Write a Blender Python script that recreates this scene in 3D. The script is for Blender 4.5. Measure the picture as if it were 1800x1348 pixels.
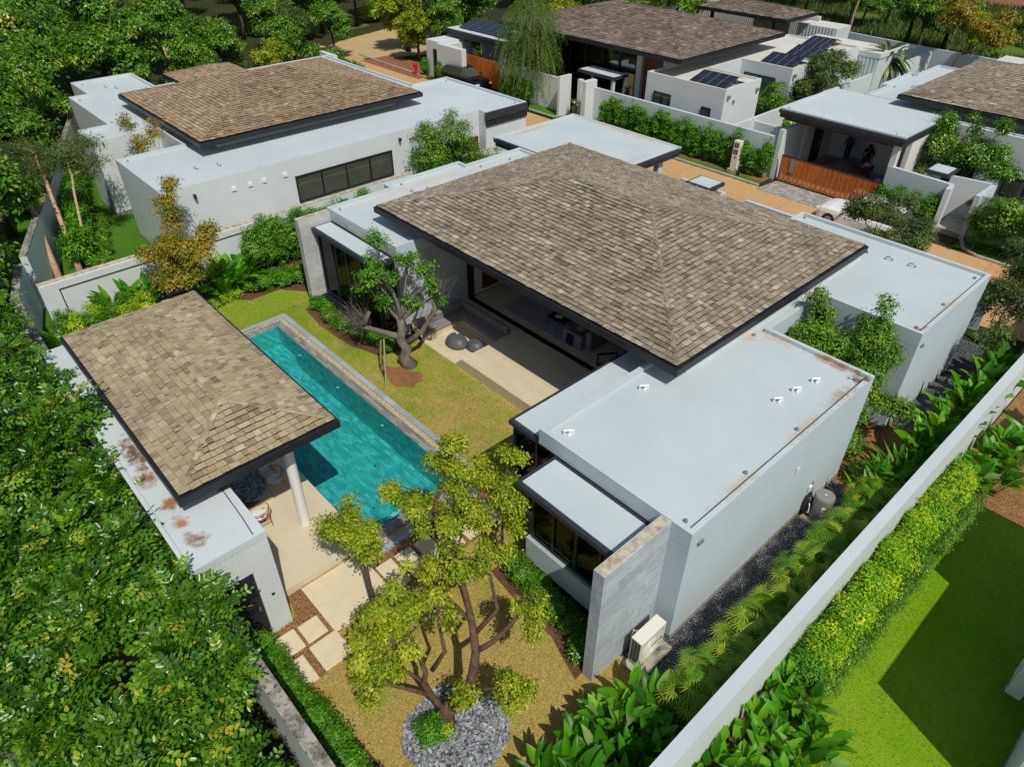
import bpy, math, random
import numpy as np
from mathutils import Vector, Matrix
R=math.radians
S=bpy.context.scene
for o in list(bpy.data.objects): bpy.data.objects.remove(o)
# ---------------------------------------------------------------- camera
yaw,pitch,roll=0.829405062,0.650702539,0.00185118492
fwd=Vector((-math.sin(yaw)*math.cos(pitch),math.cos(yaw)*math.cos(pitch),-math.sin(pitch)))
rgt=Vector((math.cos(yaw),math.sin(yaw),0)); up=rgt.cross(fwd)
c_,s_=math.cos(roll),math.sin(roll)
rgt,up=c_*rgt+s_*up,-s_*rgt+c_*up
cd=bpy.data.cameras.new('camera'); cam=bpy.data.objects.new('camera',cd); S.collection.objects.link(cam)
cam.matrix_world=Matrix(((rgt.x,up.x,-fwd.x,0),(rgt.y,up.y,-fwd.y,0),(rgt.z,up.z,-fwd.z,16.0703),(0,0,0,1)))
cd.sensor_width=36; cd.lens=1241.26/1800*36; cd.clip_start=0.1; cd.clip_end=2000
S.camera=cam
# ---------------------------------------------------------------- world and sun
SUN=Vector((0.69,-0.24,1.0)).normalized()
el=math.asin(SUN.z); az=math.atan2(SUN.x,SUN.y)
w=bpy.data.worlds.new('World'); S.world=w; w.use_nodes=True
nt=w.node_tree; bg=nt.nodes['Background']
sky=nt.nodes.new('ShaderNodeTexSky'); sky.sky_type='NISHITA'; sky.sun_disc=False
sky.sun_elevation=el; sky.sun_rotation=az; sky.air_density=1.2; sky.dust_density=1.2
nt.links.new(sky.outputs[0],bg.inputs[0]); bg.inputs[1].default_value=0.082
sd=bpy.data.lights.new('sun','SUN'); sd.energy=3.6; sd.angle=R(0.53); sd.color=(1.0,0.955,0.87)
so=bpy.data.objects.new('sun',sd); S.collection.objects.link(so); so.location=(0,0,60)
so.rotation_euler=SUN.to_track_quat('Z','Y').to_euler()
S.view_settings.view_transform='Standard'; S.view_settings.look='None'; S.view_settings.exposure=0; S.view_settings.gamma=1
S.render.engine='CYCLES'
cy=S.cycles; cy.max_bounces=8; cy.diffuse_bounces=3; cy.glossy_bounces=3; cy.transmission_bounces=5; cy.transparent_max_bounces=12
cy.caustics_reflective=False; cy.caustics_refractive=False
rng=np.random.default_rng(7); random.seed(7)
# ---------------------------------------------------------------- helpers
def lin(h):
    if isinstance(h,str):
        h=h.lstrip('#'); h=[int(h[i:i+2],16)/255 for i in (0,2,4)]
        return tuple(((c/12.92) if c<=.04045 else ((c+.055)/1.055)**2.4) for c in h)+(1,)
    return tuple(h)+(1,) if len(h)==3 else tuple(h)
MT={}
class NT:
    def __init__(s,name):
        m=bpy.data.materials.new(name); m.use_nodes=True; s.m=m; s.t=m.node_tree; s.t.nodes.clear()
        s.out=s.n('ShaderNodeOutputMaterial'); MT[name]=m
    def n(s,ty,**k):
        x=s.t.nodes.new(ty)
        for a,b in k.items(): setattr(x,a,b)
        return x
    def l(s,a,b): s.t.links.new(a,b)
    def setin(s,x,**k):
        for a,b in k.items():
            a=a.replace('_',' ')
            for i in x.inputs:
                if i.name.lower()==a.lower() and i.enabled:
                    if hasattr(b,'is_output') or isinstance(b,bpy.types.NodeSocket): s.l(b,i)
                    else: i.default_value=b
                    break
        return x
    def pos(s,scale=(1,1,1),rot=0,obj=False):
        if obj: o=s.n('ShaderNodeTexCoord').outputs['Object']
        else: o=s.n('ShaderNodeNewGeometry').outputs['Position']
        mp=s.n('ShaderNodeMapping'); s.l(o,mp.inputs[0]); mp.inputs['Scale'].default_value=scale; mp.inputs['Rotation'].default_value=(0,0,rot) if not isinstance(rot,tuple) else rot
        return mp.outputs[0]
    def noise(s,vec,scale,detail=4,rough=.55,dist=0):
        x=s.n('ShaderNodeTexNoise'); s.l(vec,x.inputs['Vector']); x.inputs['Scale'].default_value=scale; x.inputs['Detail'].default_value=detail; x.inputs['Roughness'].default_value=rough; x.inputs['Distortion'].default_value=dist
        return x.outputs['Fac']
    def voro(s,vec,scale,out='Color',feature='F1'):
        x=s.n('ShaderNodeTexVoronoi'); x.feature=feature; s.l(vec,x.inputs['Vector']); x.inputs['Scale'].default_value=scale
        return x.outputs[out]
    def ramp(s,fac,stops):
        x=s.n('ShaderNodeValToRGB'); e=x.color_ramp.elements
        while len(e)<len(stops): e.new(.5)
        for i,(p,c) in enumerate(stops): e[i].position=p; e[i].color=lin(c) if not isinstance(c,(int,float)) else (c,c,c,1)
        s.l(fac,x.inputs[0]); return x.outputs[0]
    def mix(s,fac,a,b,mode='MIX'):
        x=s.n('ShaderNodeMix'); x.data_type='RGBA'; x.blend_type=mode
        for v,i in ((fac,x.inputs[0]),(a,x.inputs[6]),(b,x.inputs[7])):
            if isinstance(v,bpy.types.NodeSocket): s.l(v,i)
            elif isinstance(v,(int,float)) : i.default_value=v if i.type=='VALUE' else (v,v,v,1)
            else: i.default_value=lin(v)
        return x.outputs[2]
    def math(s,op,a,b=0,clamp=False):
        x=s.n('ShaderNodeMath',operation=op); x.use_clamp=clamp
        for v,i in ((a,x.inputs[0]),(b,x.inputs[1])):
            if isinstance(v,bpy.types.NodeSocket): s.l(v,i)
            else: i.default_value=v
        return x.outputs[0]
    def bump(s,h,strength=.3,dist=.02):
        x=s.n('ShaderNodeBump'); x.inputs['Strength'].default_value=strength; x.inputs['Distance'].default_value=dist; s.l(h,x.inputs['Height']); return x.outputs[0]
    def fin(s,color,rough=.6,metal=0,normal=None,spec=.5,**k):
        b=s.n('ShaderNodeBsdfPrincipled')
        if isinstance(color,bpy.types.NodeSocket): s.l(color,b.inputs['Base Color'])
        else: b.inputs['Base Color'].default_value=lin(color)
        if isinstance(rough,bpy.types.NodeSocket): s.l(rough,b.inputs['Roughness'])
        else: b.inputs['Roughness'].default_value=rough
        b.inputs['Metallic'].default_value=metal; b.inputs['Specular IOR Level'].default_value=spec
        if normal: s.l(normal,b.inputs['Normal'])
        s.l(b.outputs[0],s.out.inputs[0]); s.b=b
        return s.m
def attr(t,name='rnd'):
    a=t.n('ShaderNodeAttribute'); a.attribute_name=name; return a.outputs['Fac']
def basic(name,col,rough=.5,metal=0,var=.12,scale=3,bump=0,bs=60,spec=.5,obj=True):
    t=NT(name); v=t.pos(obj=obj); f=t.noise(v,scale,5)
    c=lin(col); lo=tuple(x*(1-var) for x in c[:3]); hi=tuple(min(1,x*(1+var)) for x in c[:3])
    cc=t.ramp(f,[(.3,lo),(.7,hi)])
    nm=t.bump(t.noise(v,bs,3),bump,.01) if bump else None
    return t.fin(cc,rough,metal,nm,spec)
class MB:
    """collects polygons, then becomes ONE mesh object"""
    def __init__(s): s.v=[]; s.f=[]; s.r=[]; s.cur=0.5
    def add(s,vs,fs,r=None):
        n=len(s.v); s.v+= [tuple(x) for x in vs]; s.f+=[tuple(i+n for i in f) for f in fs]
        s.r+=[s.cur if r is None else r]*len(fs); return s
    def box(s,x0,x1,y0,y1,z0,z1,r=None):
        return s.add([(x,y,z) for x in(x0,x1) for y in(y0,y1) for z in(z0,z1)],[(0,1,3,2),(4,6,7,5),(0,4,5,1),(2,3,7,6),(0,2,6,4),(1,5,7,3)],r)
    def bx(s,c,size,ang=0,tilt=None,r=None):
        m=Matrix.Rotation(ang,3,'Z')
        if tilt: m=m@Matrix.Rotation(tilt[0],3,tilt[1])
        c=Vector(c); sx,sy,sz=[k/2 for k in size]
        return s.add([c+m@Vector((x,y,z)) for x in(-sx,sx) for y in(-sy,sy) for z in(-sz,sz)],[(0,1,3,2),(4,6,7,5),(0,4,5,1),(2,3,7,6),(0,2,6,4),(1,5,7,3)],r)
    def prism(s,poly,z0,z1,r=None):
        n=len(poly); a=sum(poly[i][0]*poly[(i+1)%n][1]-poly[(i+1)%n][0]*poly[i][1] for i in range(n))
        if a<0: poly=poly[::-1]
        s.add([(x,y,z0) for x,y in poly]+[(x,y,z1) for x,y in poly],[tuple(range(n))[::-1],tuple(range(n,2*n))]+[(i,(i+1)%n,n+(i+1)%n,n+i) for i in range(n)],r); return s
    def quad(s,a,b,c,d,r=None): return s.add([a,b,c,d],[(0,1,2,3)],r)
    def rect(s,x0,x1,y0,y1,z,r=None): return s.quad((x0,y0,z),(x1,y0,z),(x1,y1,z),(x0,y1,z),r)
    def tube(s,pts,rad,seg=8,cap=True,r=None):
        pts=[Vector(p) for p in pts]; n=len(pts)
        if not isinstance(rad,(list,tuple)): rad=[rad]*n
        vs=[]; ref=None
        for i,p in enumerate(pts):
            d=(pts[min(i+1,n-1)]-pts[max(i-1,0)]); d=d.normalized() if d.length>1e-9 else Vector((0,0,1))
            if ref is None: ref=d.orthogonal().normalized()
            ref=(ref-d*ref.dot(d)); ref=ref.normalized() if ref.length>1e-6 else d.orthogonal().normalized()
            b=d.cross(ref)
            vs+=[p+(ref*math.cos(2*math.pi*k/seg)+b*math.sin(2*math.pi*k/seg))*rad[i] for k in range(seg)]
        fs=[(i*seg+k,i*seg+(k+1)%seg,(i+1)*seg+(k+1)%seg,(i+1)*seg+k) for i in range(n-1) for k in range(seg)]
        if cap: fs+=[tuple(range(seg))[::-1],tuple((n-1)*seg+k for k in range(seg))]
        return s.add(vs,fs,r)
    def lathe(s,c,prof,seg=16,sx=1,sy=1,ang=0,r=None):
        vs=[]; ca,sa=math.cos(ang),math.sin(ang)
        for rr,z in prof:
            for k in range(seg):
                a=2*math.pi*k/seg; x=rr*sx*math.cos(a); y=rr*sy*math.sin(a)
                vs.append((c[0]+x*ca-y*sa,c[1]+x*sa+y*ca,c[2]+z))
        n=len(prof)
        fs=[(i*seg+k,i*seg+(k+1)%seg,(i+1)*seg+(k+1)%seg,(i+1)*seg+k) for i in range(n-1) for k in range(seg)]
        fs+=[tuple(range(seg))[::-1],tuple((n-1)*seg+k for k in range(seg))]
        return s.add(vs,fs,r)
    def grid(s,P,r=None):  # P rows of points
        m,n=len(P),len(P[0]); return s.add([p for row in P for p in row],[(i*n+j,(i+1)*n+j,(i+1)*n+j+1,i*n+j+1) for i in range(m-1) for j in range(n-1)],r)
    def build(s,name,mat,parent=None,smooth=False,local=False,bevel=0):
        base=Vector((0,0,0))
        if parent is not None and not local:
            p=parent
            while p.parent: p=p.parent
            base=p.location
        me=bpy.data.meshes.new(name)
        me.from_pydata([tuple(Vector(v)-base) for v in s.v],[],s.f); 
        a=me.attributes.new('rnd','FLOAT','FACE'); a.data.foreach_set('value',np.array(s.r,dtype=np.float32))
        if smooth: me.shade_smooth()
        o=bpy.data.objects.new(name,me); S.collection.objects.link(o); me.materials.append(MT[mat] if isinstance(mat,str) else mat)
        if parent is not None: o.parent=parent
        if bevel:
            b=o.modifiers.new('bevel','BEVEL'); b.width=bevel; b.segments=2; b.limit_method='ANGLE'
        return o
def tag(o,label=None,cat=None,group=None,kind=None):
    if label: o['label']=label
    if cat: o['category']=cat
    if group: o['group']=group
    if kind: o['kind']=kind
    return o
def thing(name,label,cat,loc=(0,0,0),group=None,rz=0):
    o=bpy.data.objects.new(name,None); S.collection.objects.link(o); o.location=loc; o.rotation_euler=(0,0,rz); o.empty_display_size=.2
    return tag(o,label,cat,group)
ORD='first second third fourth fifth sixth seventh eighth ninth tenth eleventh twelfth thirteenth fourteenth fifteenth sixteenth seventeenth eighteenth nineteenth twentieth'.split()
TENS={20:'twenty',30:'thirty',40:'forty',50:'fifty',60:'sixty'}
def ordn(i):
    if i<20: return ORD[i]
    n=i+1; t=n//10*10; u=n%10
    return (TENS[t][:-1]+'ieth') if u==0 else TENS[t]+'-'+ORD[u-1]
def struct(name,mb,mat): return tag(mb.build(name,mat),kind='structure')
def dup(o,loc=None,rz=0,sc=None,label=None,parent=None,group=None):
    c=o.copy(); S.collection.objects.link(c)
    if parent is not None: c.parent=parent
    else:
        c.location=loc; c.rotation_euler=(0,0,rz)
        if sc is not None: c.scale=sc if isinstance(sc,(tuple,list)) else (sc,)*3
        if label: c['label']=label
        if group: c['group']=group
    for ch in o.children: dup(ch,parent=c)
    return c
def raw(name,V,F,rnd,mat,parent=None,smooth=False):
    """numpy mesh: V (n,3), F (m,3) triangles, rnd (m,)"""
    me=bpy.data.meshes.new(name); me.vertices.add(len(V)); me.vertices.foreach_set('co',V.astype(np.float32).ravel())
    k=F.shape[1]; me.loops.add(F.size); me.loops.foreach_set('vertex_index',F.astype(np.int32).ravel())
    me.polygons.add(len(F)); me.polygons.foreach_set('loop_start',np.arange(0,F.size,k,dtype=np.int32)); me.polygons.foreach_set('loop_total',np.full(len(F),k,dtype=np.int32))
    me.update(calc_edges=True); a=me.attributes.new('rnd','FLOAT','FACE'); a.data.foreach_set('value',rnd.astype(np.float32))
    if smooth: me.shade_smooth()
    o=bpy.data.objects.new(name,me); S.collection.objects.link(o); me.materials.append(MT[mat])
    if parent is not None: o.parent=parent
    return o
# ---------------------------------------------------------------- materials
def wallpaint(name,col,dirt=.5):
    t=NT(name); v=t.pos(); f=t.noise(v,.7,6,.6); st=t.noise(t.pos((6,6,.35)),2,4,.6); fine=t.noise(v,45,3)
    c=t.mix(t.ramp(f,[(.35,0.),(.7,1.)]),col,tuple(x*.93 for x in lin(col)[:3]))
    c=t.mix(t.math('MULTIPLY',t.ramp(st,[(.5,0.),(.8,1.)]),.22*dirt),c,'#8d8f84')
    return t.fin(c,.75,0,t.bump(fine,.10,.01),.3)
wallpaint('wall_white','#cdd2d1',.15); wallpaint('wall_main','#bac5ca',.15); wallpaint('wall_beige','#cdcac2'); wallpaint('wall_inner','#dcdad4',.1)
def roofpaint(name,col,stains=(),dirt=1.0):
    t=NT(name); v=t.pos(); f=t.noise(v,.35,5,.6); f2=t.noise(v,5,6,.7); fine=t.noise(v,60,2)
    c=t.mix(t.ramp(f,[(.35,0.),(.68,1.)]),col,tuple(x*.9 for x in lin(col)[:3]))
    c=t.mix(t.math('MULTIPLY',t.ramp(f2,[(.55,0.),(.75,1.)]),.10*dirt),c,'#9a9c92')
    geo=t.n('ShaderNodeNewGeometry').outputs['Position']; nn=t.noise(v,4.5,5,.65)
    for (x,y,rx,ry,colr,st) in stains:
        mp=t.n('ShaderNodeMapping'); mp.vector_type='POINT'; t.l(geo,mp.inputs[0]); mp.inputs['Location'].default_value=(-x/rx,-y/ry,0); mp.inputs['Scale'].default_value=(1/rx,1/ry,0)
        ln=t.n('ShaderNodeVectorMath',operation='LENGTH'); t.l(mp.outputs[0],ln.inputs[0])
        d=t.math('SUBTRACT',1.0,ln.outputs['Value']); d=t.math('ADD',d,t.math('MULTIPLY',t.math('SUBTRACT',nn,.5),2.6))
        c=t.mix(t.math('MULTIPLY',t.ramp(d,[(.15,0.),(.75,1.)]),st),c,colr)
    return t.fin(c,.7,0,t.bump(fine,.08,.01),.3)
rust='#9c5f35'; brn='#6b4a30'
roofpaint('roof_main','#bdc7c9',[(-5.15,18.3,.45,.35,brn,.95),(-5.2,17.2,.3,1.1,'#a89376',.8),(-5.15,15.2,.25,1.3,'#b5a68c',.75),(-5.15,12.2,.25,1.6,'#b5a990',.7),(-6.0,18.45,1.1,.22,'#a2632e',.7),(-8.6,17.9,.35,.5,'#c9a98a',.7),(-5.2,22.2,.3,.35,'#a5764a',.9),(-5.15,24.2,.25,1.6,'#b7ab93',.7),(-8.5,21.7,.4,.3,'#a8744b',.8),(-25.6,18,.4,5,'#c9b295',.55),(-24,29.9,4,.3,'#c7a884',.6),(-20.9,27,.3,3,'#b9b09c',.5),(-27.5,26.5,.3,2.4,'#c29a70',.6),(-7.9,18.4,.8,.18,'#c09468',.5)])
roofpaint('roof_pavilion','#c3cbcc',[(-16.6,1.85,1.1,.33,'#6d4d33',.97),(-15.5,1.75,.6,.3,'#8a5a38',.9),(-14.2,1.85,.42,.28,'#9a6238',.95),(-13.4,1.8,.35,.25,'#a86a3e',.9),(-12.7,1.9,.35,.28,'#7c4f33',.9),(-13.9,3.05,.25,.2,'#6e3f22',.9)])
roofpaint('roof_plain','#c0c9cb',[],.8); roofpaint('roof_warm','#d0cdc4',[],1.2)
basic('metal_dark','#2b2e33',.42,.35,.15,4); basic('metal_black','#232527',.4,.2); basic('fascia','#34383f',.5,.2,.12,2)
basic('soffit','#8f8c86',.8); basic('white_plastic','#e2e2dc',.35,0,.04,2); basic('grey_metal','#8b8f90',.4,.4)
basic('pvc_blue','#8fb6c6',.4); basic('plinth','#8d8878',.85,0,.25,6,.3); basic('concrete','#a39c8c',.85,0,.22,5,.3,40)
basic('soil_brown','#5f3e2a',.95,0,.35,5,.6,30,obj=False); basic('soil_red','#86583a',.95,0,.3,3,.5,25,obj=False)
def weathered(name):
    t=NT(name); v=t.pos(); a=t.noise(v,2.6,8,.72); b=t.noise(v,13,5,.65); c=t.noise(v,45,3)
    col=t.mix(t.ramp(a,[(.4,0.),(.62,1.)]),'#a8a398','#5b564b'); col=t.mix(t.ramp(b,[(.5,0.),(.7,1.)]),col,'#332f28'); 
    return t.fin(col,.9,0,t.bump(c,.5,.01),.2)
weathered('wall_cap_weathered')
t=NT('wall_cap_tan'); v=t.pos(); a=t.noise(v,4,7,.7); t.fin(t.mix(t.ramp(a,[(.4,0.),(.65,1.)]),'#c4bba8','#94836a'),.9,0,t.bump(t.noise(v,40,3),.4,.01),.2)
# slate cladding (world position based, vertical faces)
def slate(name,c1,c2,mort,su=.9,sv=.45):
    t=NT(name); g=t.n('ShaderNodeNewGeometry').outputs['Position']; sx=t.n('ShaderNodeSeparateXYZ'); t.l(g,sx.inputs[0])
    u=t.math('ADD',sx.outputs[0],sx.outputs[1]); cb=t.n('ShaderNodeCombineXYZ'); t.l(u,cb.inputs[0]); t.l(sx.outputs[2],cb.inputs[1])
    br=t.n('ShaderNodeTexBrick'); t.l(cb.outputs[0],br.inputs['Vector']); br.inputs['Scale'].default_value=1; br.inputs['Brick Width'].default_value=su; br.inputs['Row Height'].default_value=sv; br.inputs['Mortar Size'].default_value=.007; br.offset=.37; br.inputs['Color1'].default_value=lin(c1); br.inputs['Color2'].default_value=lin(c2); br.inputs['Mortar'].default_value=lin(mort)
    vn=t.noise(t.pos((1,1,2.6),(.3,.5,.2)),1.6,9,.62,1.4); vv=t.ramp(vn,[(.45,0.),(.5,1.),(.55,0.)])
    c=t.mix(t.math('MULTIPLY',vv,.5),br.outputs['Color'],'#d3d6d6'); c=t.mix(t.math('MULTIPLY',t.ramp(t.noise(t.pos(),.9,6,.7),[(.4,0.),(.75,1.)]),.4),c,'#7e868a')
    return t.fin(c,.55,0,t.bump(t.noise(t.pos(),14,6,.65),.25,.02),.4)
slate('slate','#a0a9af','#b6bdc2','#868d91',.75,.375); slate('slate_light','#afafac','#bfbebb','#a3a29d',.9,.6)
# shingles
def shingle(name,stops,streak='#3d3026',moss=None):
    t=NT(name); r=attr(t); c=t.ramp(t.math('MAXIMUM',r,0.0),stops)
    v=t.pos(); f=t.noise(v,.55,5,.6); c=t.mix(t.math('MULTIPLY',t.ramp(f,[(.42,0.),(.72,1.)]),.42),c,streak)
    g=t.noise(t.pos((3,3,3)),14,5,.75); c=t.mix(t.math('MULTIPLY',t.ramp(g,[(.45,0.),(.7,1.)]),.4),c,tuple(x*.5 for x in lin(stops[1][1])[:3]))
    st=t.noise(t.pos((22,3,3)),2.2,3,.6); c=t.mix(t.math('MULTIPLY',t.ramp(st,[(.4,0.),(.7,1.)]),.35),c,tuple(min(1,x*1.25) for x in lin(stops[-1][1])[:3]))
    if moss: c=t.mix(t.math('MULTIPLY',t.ramp(t.noise(v,1.3,6,.7),[(.52,0.),(.7,1.)]),.35),c,moss)
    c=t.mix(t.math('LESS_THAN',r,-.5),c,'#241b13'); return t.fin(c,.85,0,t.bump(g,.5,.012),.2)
shingle('shingle_main',[(0,'#564b3e'),(.25,'#776a58'),(.55,'#918470'),(.8,'#a49783'),(1,'#b8b09f')],'#4a3e32','#5d5a3e')
shingle('shingle_pavilion',[(0,'#6f6047'),(.25,'#8d7d60'),(.55,'#a39474'),(.8,'#b0a183'),(1,'#bdb295')],'#6b5a42','#6a6545')
shingle('shingle_tan',[(0,'#6b5743'),(.3,'#8b745a'),(.6,'#a08868'),(.85,'#ad9779'),(1,'#b9a98c')],'#5a4634')
shingle('shingle_dark',[(0,'#41352d'),(.3,'#5e5047'),(.6,'#77685d'),(.85,'#8b7d70'),(1,'#a1958a')],'#3a2b24')
# ground covers
def lawn(name,cols,patch,pscale=.35,amt=.8,blade=90,redspots=0):
    t=NT(name); v=t.pos(); a=t.noise(v,pscale,6,.62,.4); b=t.noise(v,2.6,6,.7); f=t.noise(v,28,4,.7); g=t.noise(v,blade,3,.6)
    c=t.ramp(g,[(.28,cols[0]),(.5,cols[1]),(.75,cols[2])])
    c=t.mix(t.math('MULTIPLY',t.ramp(a,[(.36,0.),(.62,1.)]),amt),c,t.ramp(g,[(.3,patch[0]),(.7,patch[1])]))
    c=t.mix(t.math('MULTIPLY',t.ramp(b,[(.5,0.),(.72,1.)]),.5),c,t.ramp(f,[(.3,cols[0]),(.7,patch[1])]))
    c=t.mix(t.math('MULTIPLY',t.ramp(f,[(.5,0.),(.75,1.)]),.35),c,tuple(x*.45 for x in lin(cols[0])[:3]))
    if redspots: c=t.mix(t.math('MULTIPLY',t.ramp(t.noise(v,1.1,5,.75),[(.66,0.),(.74,1.)]),redspots),c,'#a5663c')
    hh=t.math('ADD',g,t.math('MULTIPLY',f,.8))
    return t.fin(c,.9,0,t.bump(hh,.9,.03),.15)
t=NT('lawn_dry'); v=t.pos(); g=t.n('ShaderNodeNewGeometry').outputs['Position']; sx=t.n('ShaderNodeSeparateXYZ'); t.l(g,sx.inputs[0])
fine=t.noise(v,34,4,.75); mid=t.noise(v,9,5,.7); big=t.noise(v,.55,6,.65,.5); bb=t.noise(v,2.2,6,.72)
straw=t.ramp(fine,[(.3,'#7b6228'),(.5,'#b79c58'),(.7,'#e0c888')]); grn=t.ramp(fine,[(.3,'#49640f'),(.5,'#7f9a26'),(.72,'#b7bb4c')])
west=t.math('MULTIPLY',t.math('ADD',sx.outputs[0],19.5),.036)
m_=t.math('ADD',t.math('ADD',t.math('MULTIPLY',t.math('SUBTRACT',bb,.5),1.5),t.math('MULTIPLY',t.math('SUBTRACT',big,.5),1.8)),west)
c=t.mix(t.ramp(t.math('ADD',m_,.47),[(.25,0.),(.85,1.)]),grn,straw)
c=t.mix(t.math('MULTIPLY',t.ramp(mid,[(.5,0.),(.72,1.)]),.45),c,'#5a4a1c')
c=t.mix(t.math('MULTIPLY',t.ramp(t.noise(v,1.0,5,.75),[(.64,0.),(.72,1.)]),.6),c,'#a86a40')
t.fin(c,.9,0,t.bump(t.math('ADD',fine,mid),1.0,.035),.12)
lawn('lawn_green',['#527c08','#7aa50e','#a0c020'],['#8caa22','#bdd04c'],.35,.45,80,.25)
lawn('lawn_rich',['#2c5510','#41741a','#5a8c24'],['#3d6d18','#6f9434'],.5,.4,70)
lawn('field_grass',['#2f5212','#456e1c','#5d852a'],['#5c6a2a','#85804a'],.06,.7,14)
lawn('forest_floor',['#1d2a0f','#2c3a16','#44501f'],['#33291b','#574732'],.15,.8,20)
def gravel(name,stops,scale,depth=.03,spark=None):
    t=NT(name); v=t.pos(); c=t.voro(v,scale,'Color'); sp=t.n('ShaderNodeSeparateColor'); t.l(c,sp.inputs[0]); col=t.ramp(sp.outputs[0],stops)
    d=t.voro(v,scale,'Distance'); col=t.mix(t.math('MULTIPLY',t.ramp(d,[(.35,0.),(.75,1.)]),.6),col,tuple(x*.35 for x in lin(stops[0][1])[:3]))
    col=t.mix(t.math('MULTIPLY',t.ramp(t.noise(v,1.2,5,.6),[(.4,0.),(.7,1.)]),.25),col,tuple(x*.6 for x in lin(stops[1][1])[:3]))
    if spark: col=t.mix(t.ramp(sp.outputs[1],[(.93,0.),(.95,1.)]),col,spark)
    return t.fin(col,.8,0,t.bump(t.math('SUBTRACT',1.0,d),.8,depth),.3)
gravel('pebble_cream',[(0,'#a58f66'),(.4,'#cdbb92'),(.8,'#e2d6b4'),(1,'#f0e9d2')],34)
gravel('gravel_brown',[(0,'#6e4526'),(.4,'#9c6d40'),(.8,'#bd8e5c'),(1,'#d2b083')],44)
gravel('gravel_dark',[(0,'#2e3035'),(.4,'#44474c'),(.8,'#5a5d61'),(1,'#74777a')],58,.02,'#b9bcbd')
# stone paving
def tiles(name,c1,c2,mort,w,h,off=.5,noisec=None,rot=0,ms=.006,rough=.6,vein=.3,bias=0):
    t=NT(name); v=t.pos((1,1,1),rot); br=t.n('ShaderNodeTexBrick'); t.l(v,br.inputs['Vector']); br.offset=off; br.inputs['Scale'].default_value=1; br.inputs['Brick Width'].default_value=w; br.inputs['Row Height'].default_value=h; br.inputs['Mortar Size'].default_value=ms; br.inputs['Color1'].default_value=lin(c1); br.inputs['Color2'].default_value=lin(c2); br.inputs['Mortar'].default_value=lin(mort); br.inputs['Bias'].default_value=bias
    f=t.noise(t.pos(),3.5,7,.65,.6); c=t.mix(t.math('MULTIPLY',t.ramp(f,[(.4,0.),(.7,1.)]),vein),br.outputs['Color'],noisec or mort)
    return t.fin(c,rough,0,t.bump(t.noise(t.pos(),30,4),.12,.01),.3)
tiles('terrace_stone','#c9bb9c','#d3c6a9','#b7a988',1.8,.3,.37,'#bcae92',0,.003,.5,.35)
tiles('pavilion_stone','#c9bd9f','#d2c6aa','#bcb093',1.6,.8,.5,'#bfb193',0,.002,.5,.3)
tiles('paver_stone','#d3c4a2','#dccfb2','#d3c4a2',9,9,.5,'#c6b184',0,0,.7,.45)
tiles('coping_tile','#6f6e69','#9b9890','#55544f',.42,.105,.45,'#83817b',0,.004,.6,.4)
tiles('kerb_tile','#8f979c','#a9b0b3','#737a7e',.6,3,.5,'#9aa1a5',0,.004,.5,.3)
tiles('road_concrete','#b48c5e','#be996c','#8a6a48',3.5,6,.0,'#d1a873',0,.012,.8,.55)
tiles('path_concrete','#b09468','#bda177','#92794f',3.5,3.5,.0,'#cbb185',0,.01,.8,.5)
tiles('cobble','#8a8a86','#c2c1ba','#4d4d4a',.26,.13,.5,'#8b8b86',0,.012,.7,.4)
tiles('asphalt_grey','#55565a','#5d5e61','#55565a',9,9,.5,'#484a4c',0,0,.85,.4)
t=NT('pool_tile'); v=t.pos((1,1,1)); br=t.n('ShaderNodeTexBrick'); 
g=t.n('ShaderNodeNewGeometry').outputs['Position']; sx=t.n('ShaderNodeSeparateXYZ'); t.l(g,sx.inputs[0]); cb=t.n('ShaderNodeCombineXYZ'); t.l(sx.outputs[0],cb.inputs[0]); t.l(t.math('ADD',sx.outputs[1],sx.outputs[2]),cb.inputs[1]); t.l(cb.outputs[0],br.inputs['Vector'])
br.inputs['Scale'].default_value=1; br.inputs['Brick Width'].default_value=.3; br.inputs['Row Height'].default_value=.1; br.inputs['Mortar Size'].default_value=.003; br.offset=.43
br.inputs['Color1'].default_value=lin('#3d9c99'); br.inputs['Color2'].default_value=lin('#8adcd4'); br.inputs['Mortar'].default_value=lin('#3f918c')
c=t.mix(t.ramp(t.noise(v,5,6,.7),[(.45,0.),(.7,1.)]),br.outputs['Color'],'#4aa09c'); c=t.mix(t.math('MULTIPLY',t.ramp(t.noise(v,.6,3),[(.4,0.),(.6,1.)]),.25),c,'#80c4b6'); t.fin(c,.6)
t=NT('pool_water'); v=t.pos(); tr=t.n('ShaderNodeBsdfTransparent'); tr.inputs[0].default_value=(.42,.83,.85,1); gl=t.n('ShaderNodeBsdfGlossy'); gl.inputs['Roughness'].default_value=.02; gl.inputs['Color'].default_value=(.9,.95,1,1)
nm=t.bump(t.noise(v,5.5,4,.55,.6),.25,.05); t.l(nm,gl.inputs['Normal']); fr=t.n('ShaderNodeFresnel'); fr.inputs[0].default_value=1.33; t.l(nm,fr.inputs['Normal']); mx=t.n('ShaderNodeMixShader'); t.l(fr.outputs[0],mx.inputs[0]); t.l(tr.outputs[0],mx.inputs[1]); t.l(gl.outputs[0],mx.inputs[2]); t.l(mx.outputs[0],t.out.inputs[0])
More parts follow.
